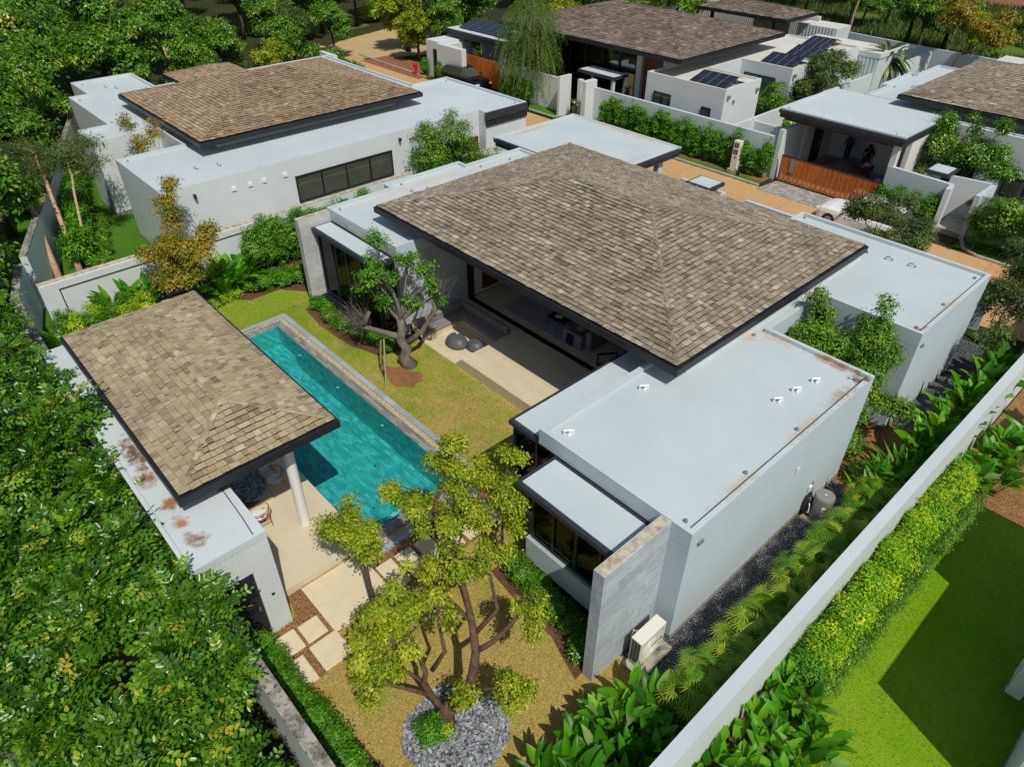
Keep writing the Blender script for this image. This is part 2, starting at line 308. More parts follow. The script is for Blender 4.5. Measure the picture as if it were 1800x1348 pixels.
def glass(name,tint,ior=1.6):
    t=NT(name); tr=t.n('ShaderNodeBsdfTransparent'); tr.inputs[0].default_value=tint+(1,); gl=t.n('ShaderNodeBsdfGlossy'); gl.inputs['Roughness'].default_value=.015
    fr=t.n('ShaderNodeFresnel'); fr.inputs[0].default_value=ior; mx=t.n('ShaderNodeMixShader'); t.l(fr.outputs[0],mx.inputs[0]); t.l(tr.outputs[0],mx.inputs[1]); t.l(gl.outputs[0],mx.inputs[2]); t.l(mx.outputs[0],t.out.inputs[0])
glass('glass',(.80,.87,.84),1.5); glass('glass_clear',(.93,.97,.95),1.3)
basic('glass_dark','#45483d',.1,0,.2,2,0,60,.9)
t=NT('curtain'); v=t.pos((1,1,.02)); f=t.noise(v,9,2); cc=t.ramp(f,[(.35,'#c2ccc4'),(.65,'#eef2ec')]); d=t.n('ShaderNodeBsdfDiffuse'); t.l(cc,d.inputs[0]); t.l(d.outputs[0],t.out.inputs[0])
def wood(name,c1,c2,obj=True,sc=(1,1,.12)):
    t=NT(name); v=t.pos(sc,obj=obj); f=t.noise(v,9,6,.65,.8); r=attr(t); c=t.ramp(f,[(.3,c1),(.7,c2)]); c=t.mix(t.math('MULTIPLY',r,.4),c,c1); t.fin(c,.5,0,t.bump(f,.15,.01),.35)
wood('wood_gate','#a8521a','#dd8438'); wood('wood_panel','#5c3016','#8a4b23'); wood('wood_chair','#9a4c1e','#c9733a'); wood('bamboo','#7b6a4a','#a5946d')
t=NT('marble_dark'); v=t.pos(obj=True); vn=t.noise(v,3.2,8,.6,1.6); a=t.ramp(vn,[(.46,0.),(.5,1.),(.54,0.)]); b=t.ramp(t.noise(v,5,5,.7,1.0),[(.45,0.),(.6,1.)]); c=t.mix(b,'#98a0a6','#5f676f'); c=t.mix(a,c,'#14161b'); t.fin(c,.22,0,None,.5)
basic('fabric_grey','#85807e',.95,0,.12,5,.3,120,.1); basic('fabric_light','#8d8580',.95,0,.1,5,.3,120,.1); basic('fabric_blue','#27324a',.95,0,.25,8,.3,60,.1); basic('rug','#a09ca2',.98,0,.45,18,.8,80,.05)
basic('stone_table','#55585a',.5,0,.1,4,.1); basic('floor_wood','#5f5a52',.5,0,.15,2); basic('tile_dark','#3a3a3a',.6)
basic('car_white','#e8e8e6',.2,0,.02,1,0,60,.6); basic('car_black','#0e1014',.12,.2,.05,1,0,60,.7); basic('rubber','#17171a',.8); basic('red_paint','#b0191d',.35,0,.1,2); basic('hydrant_red','#c3161a',.4)
basic('ac_beige','#d8d6c8',.45,0,.04,2); basic('label_white','#e9edf2',.5); basic('sand_pile','#756c60',.95,0,.25,8,.6,60); basic('skin','#6f4a38',.6); basic('cloth_black','#121214',.9); basic('cloth_pale','#a9a79f',.9); basic('cloth_denim','#2a3346',.9); basic('cloth_blue','#1d5f9c',.9); basic('yellow_paint','#c9a21e',.5); basic('water_tank','#8b8a84',.35,.2,.06,3); basic('hose_dark','#25282b',.5); basic('pot_grey','#8b8983',.8,0,.2,5,.2)
t=NT('solar_cell'); v=t.pos(obj=True); br=t.n('ShaderNodeTexBrick'); br.offset=0; t.l(v,br.inputs['Vector']); br.inputs['Scale'].default_value=1; br.inputs['Brick Width'].default_value=.16; br.inputs['Row Height'].default_value=.16; br.inputs['Mortar Size'].default_value=.006; br.inputs['Color1'].default_value=lin('#10131d'); br.inputs['Color2'].default_value=lin('#141826'); br.inputs['Mortar'].default_value=lin('#4a4f5c'); t.fin(br.outputs['Color'],.15,0,None,.5)
def bark(name,c1,c2,c3=None):
    t=NT(name); v=t.pos((1,1,.35),obj=True); f=t.noise(v,11,7,.7,.5); c=t.ramp(f,[(.3,c1),(.6,c2),(.8,c3 or c2)]); t.fin(c,.9,0,t.bump(t.noise(v,26,5,.7),.8,.03),.2)
bark('bark_brown','#3f3026','#6b5443','#86705c'); bark('bark_dark','#2d251c','#5a4b3c','#84745f'); bark('bark_peel','#94705a','#c4a488','#e8d8c2'); bark('bark_grey','#4c463c','#7f786a','#a39c8c')
# leaves
def leaf(name,stops,gloss=.35,trans=.45,tip=None,rough=.38):
    t=NT(name); r=attr(t); c=t.ramp(r,stops); v=t.pos(); 
    c=t.mix(t.math('MULTIPLY',t.ramp(t.noise(v,1.4,4,.6),[(.35,0.),(.7,1.)]),.35),c,stops[0][1])
    b=t.n('ShaderNodeBsdfPrincipled'); t.l(c,b.inputs['Base Color']); b.inputs['Roughness'].default_value=rough; b.inputs['Specular IOR Level'].default_value=gloss
    tl=t.n('ShaderNodeBsdfTranslucent'); cc=t.mix(.35,c,'#a9c81c'); t.l(cc,tl.inputs[0])
    mx=t.n('ShaderNodeMixShader'); mx.inputs[0].default_value=trans*.6; t.l(b.outputs[0],mx.inputs[1]); t.l(tl.outputs[0],mx.inputs[2]); t.l(mx.outputs[0],t.out.inputs[0])
leaf('leaf_deep',[(0,'#2c520e'),(.35,'#477a16'),(.72,'#669a22'),(.93,'#93b632'),(1,'#c8be40')],.6,.5,None,.32)
leaf('leaf_mid',[(0,'#33580e'),(.35,'#4f7d16'),(.7,'#6f9f25'),(.93,'#97ba3a'),(1,'#b9ba4c')],.45,.5)
leaf('leaf_fresh',[(0,'#2c5a0a'),(.35,'#44800f'),(.7,'#62a01c'),(1,'#8bc02c')])
leaf('leaf_yellowgreen',[(0,'#4c6610'),(.3,'#7c9218'),(.65,'#a8b826'),(.9,'#c6cc38'),(1,'#c8b04a')],.3,.5)
leaf('leaf_golden',[(0,'#3f7a0c'),(.3,'#6fa814'),(.55,'#a3c81e'),(.8,'#dde42e'),(1,'#f6ea3c')],.3,.5)
leaf('leaf_autumn',[(0,'#3f5f18'),(.3,'#6f7a22'),(.55,'#a8982a'),(.8,'#c99c34'),(1,'#c07838')],.3,.45)
leaf('leaf_olive',[(0,'#2b3c18'),(.35,'#465a26'),(.7,'#647838'),(1,'#8c9a56')],.3,.4)
leaf('leaf_willow',[(0,'#37541c'),(.35,'#55762a'),(.7,'#75933a'),(1,'#9fb058')],.3,.45)
leaf('leaf_big',[(0,'#2a6410'),(.3,'#3f8614'),(.65,'#5faa1c'),(.9,'#86c034'),(1,'#a0b878')],.35,.75,None,.36)
leaf('leaf_palm',[(0,'#3f6e12'),(.35,'#62941c'),(.7,'#90b42c'),(.9,'#a3b636'),(1,'#d6c444')],.4,.45)
# ================================================================ building helpers
def inset(poly,d):
    n=len(poly); a=sum(poly[i][0]*poly[(i+1)%n][1]-poly[(i+1)%n][0]*poly[i][1] for i in range(n))
    if a<0: poly=poly[::-1]
    out=[]
    for i in range(n):
        p0,p1,p2=Vector(poly[i-1]),Vector(poly[i]),Vector(poly[(i+1)%n])
        e1=(p1-p0).normalized(); e2=(p2-p1).normalized(); n1=Vector((-e1.y,e1.x)); n2=Vector((-e2.y,e2.x))
        k=(n1+n2)/(1+n1.dot(n2)); out.append(tuple(p1+k*d))
    return poly,out
def flat_block(root,poly,z0,zt,par=.14,rec=.13,wall='wall_white',roof='roof_main',top=None,open_bottom=True,base=True,cap='parapet_top'):
    poly,inn=inset(poly,par); n=len(poly)
    m=MB()
    m.add([(x,y,z0) for x,y in poly]+[(x,y,zt) for x,y in poly],[(i,(i+1)%n,n+(i+1)%n,n+i) for i in range(n)])
    m.build('wall',wall,root)
    m=MB()
    m.add([(x,y,zt) for x,y in poly]+[(x,y,zt) for x,y in inn]+[(x,y,zt-rec) for x,y in inn],[(i,(i+1)%n,n+(i+1)%n,n+i) for i in range(n)]+[(n+i,n+(i+1)%n,2*n+(i+1)%n,2*n+i) for i in range(n)])
    m.build('parapet',top or roof,root)
    m=MB(); m.prism(inn,zt-rec-.25,zt-rec); m.build('flat_roof',roof,root)
    if base and z0<.1:
        _,po=inset(poly,-.012); n=len(po); m=MB(); m.add([(x,y,z0-.02) for x,y in po]+[(x,y,z0+.17) for x,y in po]+[(x,y,z0+.17) for x,y in poly],[(i,(i+1)%n,n+(i+1)%n,n+i) for i in range(n)]+[(n+i,n+(i+1)%n,2*n+(i+1)%n,2*n+i) for i in range(n)]); m.build('plinth','plinth',root)
def roof_slab(root,x0,x1,y0,y1,zt,dark='fascia',roof='roof_main',th=.42,name='canopy',lip=.0):
    m=MB(); m.box(x0,x1,y0,y1,zt-min(th,.22),zt-.03)
    if th>.3: m.box(x0+.07,x1-.07,y0+.07,y1-.07,zt-th,zt-.225)
    b=m.build(name,dark,root)
    m=MB(); m.box(x0+.12,x1-.12,y0+.12,y1-.12,zt-.05,zt+lip); m.build('canopy_top',roof,b); return b
def hip_roof(root,x1,x2,y1,y2,ze,zt,mat,expo=.19,wmin=.13,wmax=.36,lift=.018,seed=1,capmat=None,rows_r=.35,gut=True,inset_wall=1.0,zwall=3.9,wallmat='wall_beige',walls=True):
    rg=np.random.default_rng(seed); Lx,Ly=x2-x1,y2-y1; D=min(Lx,Ly)/2; sl=(zt-ze)/D; cosr=1/math.sqrt(1+sl*sl); e=expo*cosr
    sides=[((x1,y1),(1,0),(0,1),Lx),((x2,y1),(0,1),(-1,0),Ly),((x2,y2),(-1,0),(0,-1),Lx),((x1,y2),(0,-1),(1,0),Ly)]
    V=[];F=[];RR=[]
    def P(o,u,n,a,d,h): return (o[0]+u[0]*a+n[0]*d,o[1]+u[1]*a+n[1]*d,ze+sl*d+h)
    for (o,u,n,L) in sides:
        nr=int(round(D/e)); ee=D/nr
        for k in range(nr):
            d0=k*ee; d1=min(D,(k+1)*ee+.01); l0,r0=d0,L-d0; l1,r1=d1,L-d1; a=l0; rowr=rg.normal(0,.06); slope_r=rg.random()
            if r0-l0<.05: continue
            while a<r0-1e-6:
                w_=rg.uniform(wmin,wmax); b=min(r0,a+w_)
                if r0-b<wmin*.6: b=r0
                la,lb=max(a,l1),min(b,r1); la=min(la,r1); lb=max(lb,l1)
                if la>lb: la=lb=(la+lb)/2
                g=.004; t=lift*rg.uniform(.7,1.6); j=rg.uniform(-.012,.008) if k else 0
                v=len(V)
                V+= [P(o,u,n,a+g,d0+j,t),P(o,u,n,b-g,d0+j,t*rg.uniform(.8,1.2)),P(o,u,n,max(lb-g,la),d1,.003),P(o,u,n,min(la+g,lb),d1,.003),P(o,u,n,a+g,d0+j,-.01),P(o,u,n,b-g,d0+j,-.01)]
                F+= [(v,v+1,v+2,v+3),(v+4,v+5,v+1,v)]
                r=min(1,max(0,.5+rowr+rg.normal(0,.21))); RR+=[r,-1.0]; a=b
    root_roof=MB(); root_roof.v=V; root_roof.f=F; root_roof.r=RR
    ro=root_roof.build('shingle_roof',mat,root)
    m=MB()   # deck below the shingles
    if Lx>=Ly: ra,rb=(x1+D,(y1+y2)/2),(x2-D,(y1+y2)/2)
    else: ra,rb=((x1+x2)/2,y1+D),((x1+x2)/2,y2-D)
    q=[(x1,y1,ze-.012),(x2,y1,ze-.012),(x2,y2,ze-.012),(x1,y2,ze-.012),(ra[0],ra[1],zt-.012),(rb[0],rb[1],zt-.012)]
    if Lx>=Ly: fs=[(0,1,5,4),(1,2,5),(2,3,4,5),(3,0,4)]
    else: fs=[(0,1,4),(1,2,5,4),(2,3,5),(3,0,4,5)]
    m.add(q,fs); m.add([(x,y,z-.03) for x,y,z in q[:4]],[(3,2,1,0)]); m.build('roof_deck','metal_dark',root)
    m=MB()   # hip and ridge caps
    def caps(pa,pb,ua,ub,dz):
        pa,pb=Vector(pa),Vector(pb); Lh=(pb-pa).length; nn=max(1,int(Lh/.24)); dr=(pb-pa)/nn
        for i in range(nn):
            a=pa+dr*i; b=pa+dr*(i+1.12); ha=Vector((0,0,.045)); hb=Vector((0,0,.026)); r=min(1,max(0,.42+rg.normal(0,.28))); wd=.085
            m.add([a+ha,b+hb,b+Vector(ub)*wd+hb+Vector((0,0,-dz*wd)),a+Vector(ub)*wd+ha+Vector((0,0,-dz*wd-.01)),b+Vector(ua)*wd+hb+Vector((0,0,-dz*wd)),a+Vector(ua)*wd+ha+Vector((0,0,-dz*wd-.01))],[(0,1,2,3),(1,0,5,4),(0,3,5)],r)
    A=(ra[0],ra[1],zt); B_=(rb[0],rb[1],zt)
    ends=[A,B_,B_,A] if Lx>=Ly else [A,A,B_,B_]
    for i,(cx,cyy) in enumerate([(x1,y1),(x2,y1),(x2,y2),(x1,y2)]):
        sx=1 if cx==x1 else -1; sy=1 if cyy==y1 else -1
        caps((cx,cyy,ze),ends[i],(sx,0,0),(0,sy,0),0)
    if abs(Lx-Ly)>.05: caps(A,B_,(0,1,0) if Lx>=Ly else (1,0,0),(0,-1,0) if Lx>=Ly else (-1,0,0),sl)
    m.build('ridge_cap',capmat or mat,root)
    g=.09; m=MB()
    for (a,b,c,d) in ((x1-g,x2+g,y1-g,y1+.03),(x1-g,x2+g,y2-.03,y2+g),(x1-g,x1+.03,y1+.03,y2-.03),(x2-.03,x2+g,y1+.03,y2-.03)): m.box(a,b,c,d,ze-.27,ze-.04)
    m.build('gutter','metal_dark',root,bevel=.012)
    m=MB(); m.box(x1+.04,x2-.04,y1+.04,y2-.04,ze-.24,ze-.2); m.build('soffit','soffit',root)
    if walls:
        i_=inset_wall; m=MB(); n=4; po=[(x1+i_,y1+i_),(x2-i_,y1+i_),(x2-i_,y2-i_),(x1+i_,y2-i_)]
        m.add([(x,y,zwall-.1) for x,y in po]+[(x,y,ze-.24) for x,y in po],[(i,(i+1)%n,n+(i+1)%n,n+i) for i in range(n)]); m.build('clerestory_wall',wallmat,root)
def roof_bits(root,pts,kind='drain'):
    for (x,y,z) in pts:
        m=MB()
        if kind=='drain': m.lathe((x,y,z),[(.055,0),(.055,.04),(.04,.07),(.0,.08)],8); m.build('roof_drain','grey_metal',root,smooth=False)
        elif kind=='vent':
            m.tube([(x,y,z),(x,y,z+.1),(x+.05,y+.02,z+.13),(x+.12,y+.04,z+.13),(x+.16,y+.05,z+.08)],.022,6); m.tube([(x+.22,y+.07,z),(x+.22,y+.07,z+.08)],.03,6); m.build('vent_pipe','grey_metal',root)
        elif kind=='pipe':
            m.tube([(x,y,z+.02),(x,y,z+.12),(x+.07,y+.12,z+.11),(x+.12,y+.22,z+.09),(x+.12,y+.22,z)],.035,8); m.tube([(x+.12,y+.05,z),(x+.14,y+.12,z+.1)],.045,6); m.build('vent_pipe','white_plastic',root)
def window_frame(root,p0,p1,z0,z1,n=1,th=.07,mat='metal_black',glassm='glass',depth=.08,name='window',gm=True,lab=None):
    """vertical window between plan points p0 and p1"""
    p0,p1=Vector((*p0,0)),Vector((*p1,0)); d=(p1-p0); L=d.length; d.normalize(); ang=math.atan2(d.y,d.x); m=MB()
    for i in range(n+1):
        a=p0+d*(L*i/n); off=(th/2 if i==0 else -th/2 if i==n else 0); a=a+d*off
        m.bx((a.x,a.y,(z0+z1)/2),(th,depth,z1-z0),ang)
    for zz in (z0+th/2,z1-th/2):
        for i in range(n):
            a=p0+d*(L*(i+.5)/n); m.bx((a.x,a.y,zz),(L/n-th*(1 if n>1 else 2)-.002,depth*.96,th),ang)
    f=m.build(name,mat,root)
    if gm:
        for i in range(n):
            a=p0+d*(L*(i+.5)/n); m=MB(); m.bx((a.x,a.y,(z0+z1)/2),(L/n-th*1.3,.012,z1-z0-th*1.5),ang); m.build('pane',glassm,f)
    return f
def curtain(root,p0,p1,z0,z1,wav=.05,step=.09,mat='curtain'):
    p0,p1=Vector((*p0,0)),Vector((*p1,0)); L=(p1-p0).length; d=(p1-p0)/L; nrm=Vector((-d.y,d.x,0)); n=int(L/step); rows=[]
    for z in (z0,z1): rows.append([tuple(p0+d*(L*i/n)+nrm*(wav*(1 if i%2 else -1)*random.uniform(.6,1.3))+Vector((0,0,z))) for i in range(n+1)])
    MB().grid(rows).build('curtain',mat,root)

# ================================================================ ground and surfaces
PX0,PX1,PY0,PY1=-25.72,-12.15,5.9,10.3
m=MB(); B0=900
# ground sheet with the pool basin left out
for (a,b,c,d) in ((-B0,B0,-B0,PY0),(-B0,B0,PY1,B0),(-B0,PX0,PY0,PY1),(PX1,B0,PY0,PY1)): m.rect(a,b,c,d,-.03)
struct('ground',m,'forest_floor')
m=MB()
for (a,b,c,d) in ((-30.7,-2.85,1.75,PY0),(-30.7,-2.85,PY1,16.0),(-30.7,PX0,PY0,PY1),(PX1,-2.85,PY0,PY1)): m.rect(a,b,c,d,-.012)
struct('garden_lawn',m,'lawn_dry')
struct('neighbour_lawn',MB().rect(-2.55,14,2,25,-.012),'lawn_green')
struct('side_lawn',MB().rect(-58,-30.95,2.3,12,-.012),'lawn_rich')
struct('road',MB().rect(-70,16,31.6,38.05,-.010),'road_concrete')
struct('meadow',MB().rect(-260,120,71.6,330,-.016),'field_grass')
struct('dirt_strip',MB().rect(-160,120,112,135,-.008),'soil_red')
struct('side_gravel_strip',MB().rect(-5.6,-3.85,8.7,30,-.006),'gravel_dark')
def blob(cx,cyy,rx,ry,ang=0,n=26,jit=.12,seed=0):
    rg=random.Random(seed); ca,sa=math.cos(ang),math.sin(ang); out=[]
    for i in range(n):
        a=2*math.pi*i/n; k=1+rg.uniform(-jit,jit); x,y=rx*k*math.cos(a),ry*k*math.sin(a); out.append((cx+x*ca-y*sa,cyy+x*sa+y*ca))
    return out
def flatpoly(name,poly,z,mat,kind='structure'):
    m=MB(); a=sum(poly[i][0]*poly[(i+1)%len(poly)][1]-poly[(i+1)%len(poly)][0]*poly[i][1] for i in range(len(poly)))
    if a<0: poly=poly[::-1]
    m.add([(x,y,z) for x,y in poly],[tuple(range(len(poly)))]); o=m.build(name,mat); return tag(o,kind=kind)
flatpoly('bare_soil',[(-5.0,18.4),(-3.6,18.2),(-2.9,17.2),(-2.9,22.3),(-3.3,23.0),(-4.7,22.6),(-8.25,22.1),(-8.25,18.7),(-5.0,18.75)],-.002,'gravel_brown')
flatpoly('bare_soil',[(-2.5,20.9),(-1.2,20.75),(2,20.6),(8,20.7),(8,34),(-2.5,34)],-.004,'gravel_brown')
flatpoly('planting_bed',[(-30.7,8.3),(-29.0,8.7),(-27.9,9.8),(-27.9,11.2),(-26.7,12.2),(-26.1,13.1),(-26.1,16.8),(-30.7,16.8)],-.004,'soil_brown')
flatpoly('planting_bed',[(-30.7,1.8),(-30.7,8.4),(-29.2,8.6),(-28.4,7.2),(-27.9,5),(-27,1.8)],-.005,'soil_brown')
flatpoly('planting_bed',[(-25.6,11.2),(-24.0,11.0),(-22,11.1),(-20.4,11.6),(-20.1,12.6),(-20.4,13.6),(-25.7,12.9)],-.003,'soil_brown')
flatpoly('planting_bed',[(-9.6,8.0),(-8.3,7.85),(-7.0,7.8),(-5.8,7.4),(-5.8,9),(-9.6,9.6)],-.003,'soil_brown')
flatpoly('planting_bed',[(-11.9,1.8),(-10.6,2.4),(-8,2.75),(-5,2.9),(-2.9,3.4),(-2.9,1.8)],-.004,'soil_brown')
flatpoly('planting_bed',[(-2.55,2),(-1.7,8),(-1.75,12),(-1.65,17),(-1.5,21),(-2.55,21)],-.003,'soil_brown')
flatpoly('planting_bed',[(-3.85,8.6),(-3.9,24),(-3.9,30),(-2.85,30),(-2.85,4.5),(-4.9,4.9),(-5.0,5.6)],-.0015,'soil_brown')
flatpoly('bare_soil',blob(-18.7,11.5,.9,.55,.3,22,.25,3),-.002,'soil_red')
flatpoly('stepping_gravel',[(-12.15,5.0),(-12.15,10.2),(-11.9,10.3),(-10.75,10.3),(-10.75,5.65),(-10.82,3.9),(-10.0,3.05),(-10.0,2.2),(-11.75,2.2),(-11.95,3.3),(-12.7,3.4),(-12.7,5.0)],-.004,'gravel_brown')
# roadside planting verges of grass and red soil
for (a,b) in ((-41,-37.3),(-35,-20.1)): struct('road_verge',MB().rect(a,b,38.3,39.75,.06),'lawn_rich')
struct('road_verge',MB().rect(-33.5,-20.1,38.75,39.6,.064),'soil_red')
struct('road_verge',MB().rect(-9.0,6,38.3,39.8,.06),'lawn_rich')
struct('road_verge',MB().rect(-14.2,-10.5,38.4,40.3,.06),'soil_red')
struct('road_verge',MB().rect(-62,-53,37.5,41,-.005),'soil_red')
struct('cobbled_apron',MB().add([(-19.9,37.7,0),(-14.9,37.7,0),(-15.2,39.7,0),(-19.7,39.7,0)],[(0,1,2,3)]),'cobble')
struct('carport_floor',MB().rect(-20.9,-13.5,39.9,46.5,.02),'concrete')
def kerb(pts,w=.16,h=.13):
    m=MB(); 
    for a,b in zip(pts[:-1],pts[1:]):
        a,b=Vector(a),Vector(b); L=(b-a).length; n=max(1,int(L/1.0)); d=(b-a)/n; ang=math.atan2(d.y,d.x)
        for i in range(n): c=a+d*(i+.5); m.bx((c.x,c.y,h/2-.02),(d.length-.012,w,h),ang)
    o=m.build('kerb','concrete',bevel=.02); return tag(o,kind='structure')
kerb([(-34.9,39.0),(-34.7,38.2),(-20.0,38.15)]); kerb([(-40.9,38.5),(-37.5,38.5),(-37.3,39.5)]); kerb([(-9.05,39.6),(-8.6,38.5),(-7.8,38.1),(6,38.1)]); kerb([(-64,38.6),(-53,38.3)])
kerb([(-64,37.0),(-45,37.2)]) if False else None
# winding park paths among the woodland, far left
def ribbon(name,pts,w,z,mat):
    m=MB(); rows=[[],[]]; P=[Vector(p) for p in pts]
    for i,p in enumerate(P):
        d=(P[min(i+1,len(P)-1)]-P[max(i-1,0)]).normalized(); nr=Vector((-d.y,d.x)); rows[0].append((*(p+nr*w/2),z)); rows[1].append((*(p-nr*w/2),z))
    m.grid([rows[1],rows[0]]); return tag(m.build(name,mat),kind='structure')
flatpoly('park_path',[(-68.46,36.86),(-70.58,40.62),(-72.76,48.51),(-70.99,50.5),(-66.28,50.5),(-59.68,44.10),(-60.94,40.97),(-62.54,38.18),(-65.17,37.31)],-.006,'path_concrete')
ribbon('park_path',[(-66,50),(-60,54),(-52,57),(-40,74)],4.0,-.004,'path_concrete')
flatpoly('park_path',[(-79.65,25.54),(-87.09,29.41),(-84.59,30.16),(-79.01,26.8),(-73.27,25.9),(-72.61,24.70),(-76.51,24.42)],-.006,'path_concrete')
flatpoly('park_lawn',[(-73,27),(-79,27.5),(-82,31),(-76,33),(-72,30)],-.008,'lawn_rich')
flatpoly('park_lawn',[(-62,33),(-70,35),(-64.5,37),(-60,36.2)],-.008,'lawn_rich')
flatpoly('park_lawn',[(-74,40),(-90,42),(-86,50),(-75,47)],-.009,'field_grass')
flatpoly('service_lane',[(-14,0.2),(-2,-.6),(-2,-5),(-30,-3.5),(-30,-.6),(-22,-1.6)],-.008,'asphalt_grey')
flatpoly('bare_soil',[(-17,-.2),(-13.5,0),(-13.0,-1.6),(-17,-1.8)],-.005,'soil_red')

# ================================================================ swimming pool
pool=thing('swimming_pool','long turquoise tiled swimming pool with grey stone rim beside the lawn','swimming pool',(-19,8,0))
wx0,wx1,wy0,wy1=-25.0,-12.93,6.0,9.57; zf=-1.25
m=MB(); m.rect(wx0,wx1,wy0,wy1,zf)
m.quad((wx0,wy0,zf),(wx0,wy0,.08),(wx1,wy0,.08),(wx1,wy0,zf)); m.quad((wx1,wy1,zf),(wx1,wy1,.08),(wx0,wy1,.08),(wx0,wy1,zf)); m.quad((wx0,wy1,zf),(wx0,wy1,.08),(wx0,wy0,.08),(wx0,wy0,zf)); m.quad((wx1,wy0,zf),(wx1,wy0,.08),(wx1,wy1,.08),(wx1,wy1,zf))
m.box(wx0+.001,wx0+1.2,wy0+.001,wy1-.001,zf+.002,zf+.45)
m.build('basin','pool_tile',pool)
MB().rect(wx0+.001,wx1-.001,wy0+.001,wy1-.001,.045).build('water','pool_water',pool)
def ring(root,name,mat,o,i,z0,z1,bev=0):
    (a,b,c,d),(e,f,g,h)=o,i; m=MB()
    for r in ((a,b,h,d),(a,e,c,h),(f,b,c,h)): m.box(*r,z0,z1)
    return m.build(name,mat,root,bevel=bev)
ring(pool,'coping','coping_tile',(-25.33,-12.55,wy0,9.88),(wx0-.006,wx1+.006,wy0,wy1+.006),-.1,.10)
ring(pool,'pebble_channel','pebble_cream',(-25.5,-12.33,wy0,10.09),(-25.33,-12.55,wy0,9.88),-.1,.055)
ring(pool,'outer_kerb','kerb_tile',(-25.72,-12.12,wy0,10.3),(-25.5,-12.33,wy0,10.09),-.12,.10)
for x in (-23.2,-20.3,-17.3,-14.6): m=MB(); m.lathe((x,9.55,-.45),[(.0,0),(.06,.0),(.06,.02),(0,.03)],10,1,1); m.build('pool_lamp','white_plastic',pool)
m=MB(); m.bx((-13.15,7.2,.0),(.12,.75,.05)); m.build('skimmer','white_plastic',pool)
rg=random.Random(4)
for k in range(7):
    x,y=rg.choice([(-14.3,6.9),(-13.7,7.6),(-15.2,8.2),(-22,8.9),(-19.6,8.3)]); x+=rg.uniform(-.5,.5); y+=rg.uniform(-.4,.4); a=rg.uniform(0,3)
    m=MB(); c,s=math.cos(a)*.07,math.sin(a)*.07; m.quad((x-c,y-s,.02),(x+s*.5,y-c*.5,.024),(x+c,y+s,.02),(x-s*.5,y+c*.5,.022)); tag(m.build('fallen_leaf','leaf_autumn'),'small dead leaf floating on the turquoise pool water','leaf','dead leaves floating on the pool')
# ================================================================ pavilion terrace, pavers
struct('pavilion_terrace',MB().box(-24.6,-12.66,3.2,5.93,-.05,.25).box(-12.84,-12.66,3.2,3.21,0,.01),'pavilion_stone')
struct('pavilion_step',MB().box(-24.6,-15.9,3.3,4.75,.25,.40),'pavilion_stone')
def paver(x0,x1,y0,y1,lab):
    o=MB().box(x0,x1,y0,y1,-.03,.03).build('stepping_stone','paver_stone',bevel=.02); tag(o,lab,'paving slab')
    return o
for a in [(-12.62,-10.83,3.8,5.62,'largest square cream stone slab at the foot of the pool terrace'),
 (-11.85,-10.85,5.68,6.2,'narrow cream slab directly beside the largest slab in the row along the pool end'),
 (-11.83,-10.85,6.3,6.84,'second cream slab from the terrace in the row along the pool end'),
 (-11.83,-10.85,6.96,7.5,'third cream slab from the terrace, half shaded by the yellow green tree'),
 (-11.83,-10.85,7.62,8.16,'fourth cream slab in the row along the pool end under the tree crown'),
 (-11.83,-10.85,8.28,8.82,'cream slab near the far end of the row by the small branched tree'),
 (-11.83,-10.85,8.94,9.6,'last cream slab of the row, closest to the glass walled bedroom'),
 (-11.62,-11.0,3.13,3.69,'small square cream slab between the corrugated store and the big slab'),
 (-11.66,-10.99,2.5,3.05,'small square cream slab nearest the store door, partly in leaf shadow'),
 (-10.9,-10.05,3.06,3.85,'medium square cream slab standing proud at the lawn corner'),
 (-10.84,-10.0,2.25,2.86,'cream slab beside the clipped hedge, partly in its shadow')]: paver(*a)

# ================================================================ poolside pavilion
pav=thing('pool_pavilion','open poolside pavilion with tan shingled hip roof, white column and corrugated white store','pavilion',(-18,4,0))
hip_roof(pav,-22.55,-13.56,2.03,6.13,4.13,4.66,'shingle_pavilion',.19,.11,.31,.026,5,walls=False)
pb,_=inset([(-23.2,1.42),(-11.85,1.42),(-11.85,3.17),(-24.3,3.17)],.02)
m=MB(); m.box(-23.2,-11.87,1.40,3.17,3.30,3.50); m.box(-23.2,-11.87,1.36,1.46,3.50,3.56); m.build('flat_roof','roof_pavilion',pav)
m=MB(); m.box(-23.1,-16.1,1.84,3.12,.25,3.30); m.box(-16.1,-15.95,1.84,1.95,.25,3.3); m.build('back_wall','wall_white',pav)
# corrugated store: folded sheet faces with ribs
m=MB(); rg=random.Random(3)
y=1.80
m.box(-16.0,-11.93,3.02,3.12,0,3.30)
m.box(-12.0,-11.9,2.62,3.12,0,3.30); m.box(-12.0,-11.9,1.80,2.62,2.42,3.30)
yy=1.84
while yy<3.1:
    wd=rg.choice([.1,.16]); 
    if not(1.8<yy<2.62): m.box(-11.92,-11.875,yy,min(yy+wd*.55,3.13),0,3.30)
    else: m.box(-11.92,-11.875,yy,min(yy+wd*.55,3.13),2.44,3.30)
    yy+=wd
xx=-16
while xx<-11.95:
    wd=rg.choice([.1,.16]); m.box(xx,xx+wd*.55,3.12,3.165,0,3.30); xx+=wd
m.build('corrugated_wall','wall_white',pav)
m=MB(); m.box(-12.02,-11.98,1.84,2.62,.02,2.42)
for k in range(30): m.box(-11.985,-11.955,1.86,2.56,.1+k*.075,.14+k*.075)
dr=m.build('louvre_door','metal_dark',pav); MB().box(-11.96,-11.93,2.5,2.53,1.0,1.12).build('handle','grey_metal',dr)
MB().box(-11.88,-11.86,2.86,2.94,1.35,1.43).build('switch_box','metal_dark',pav)
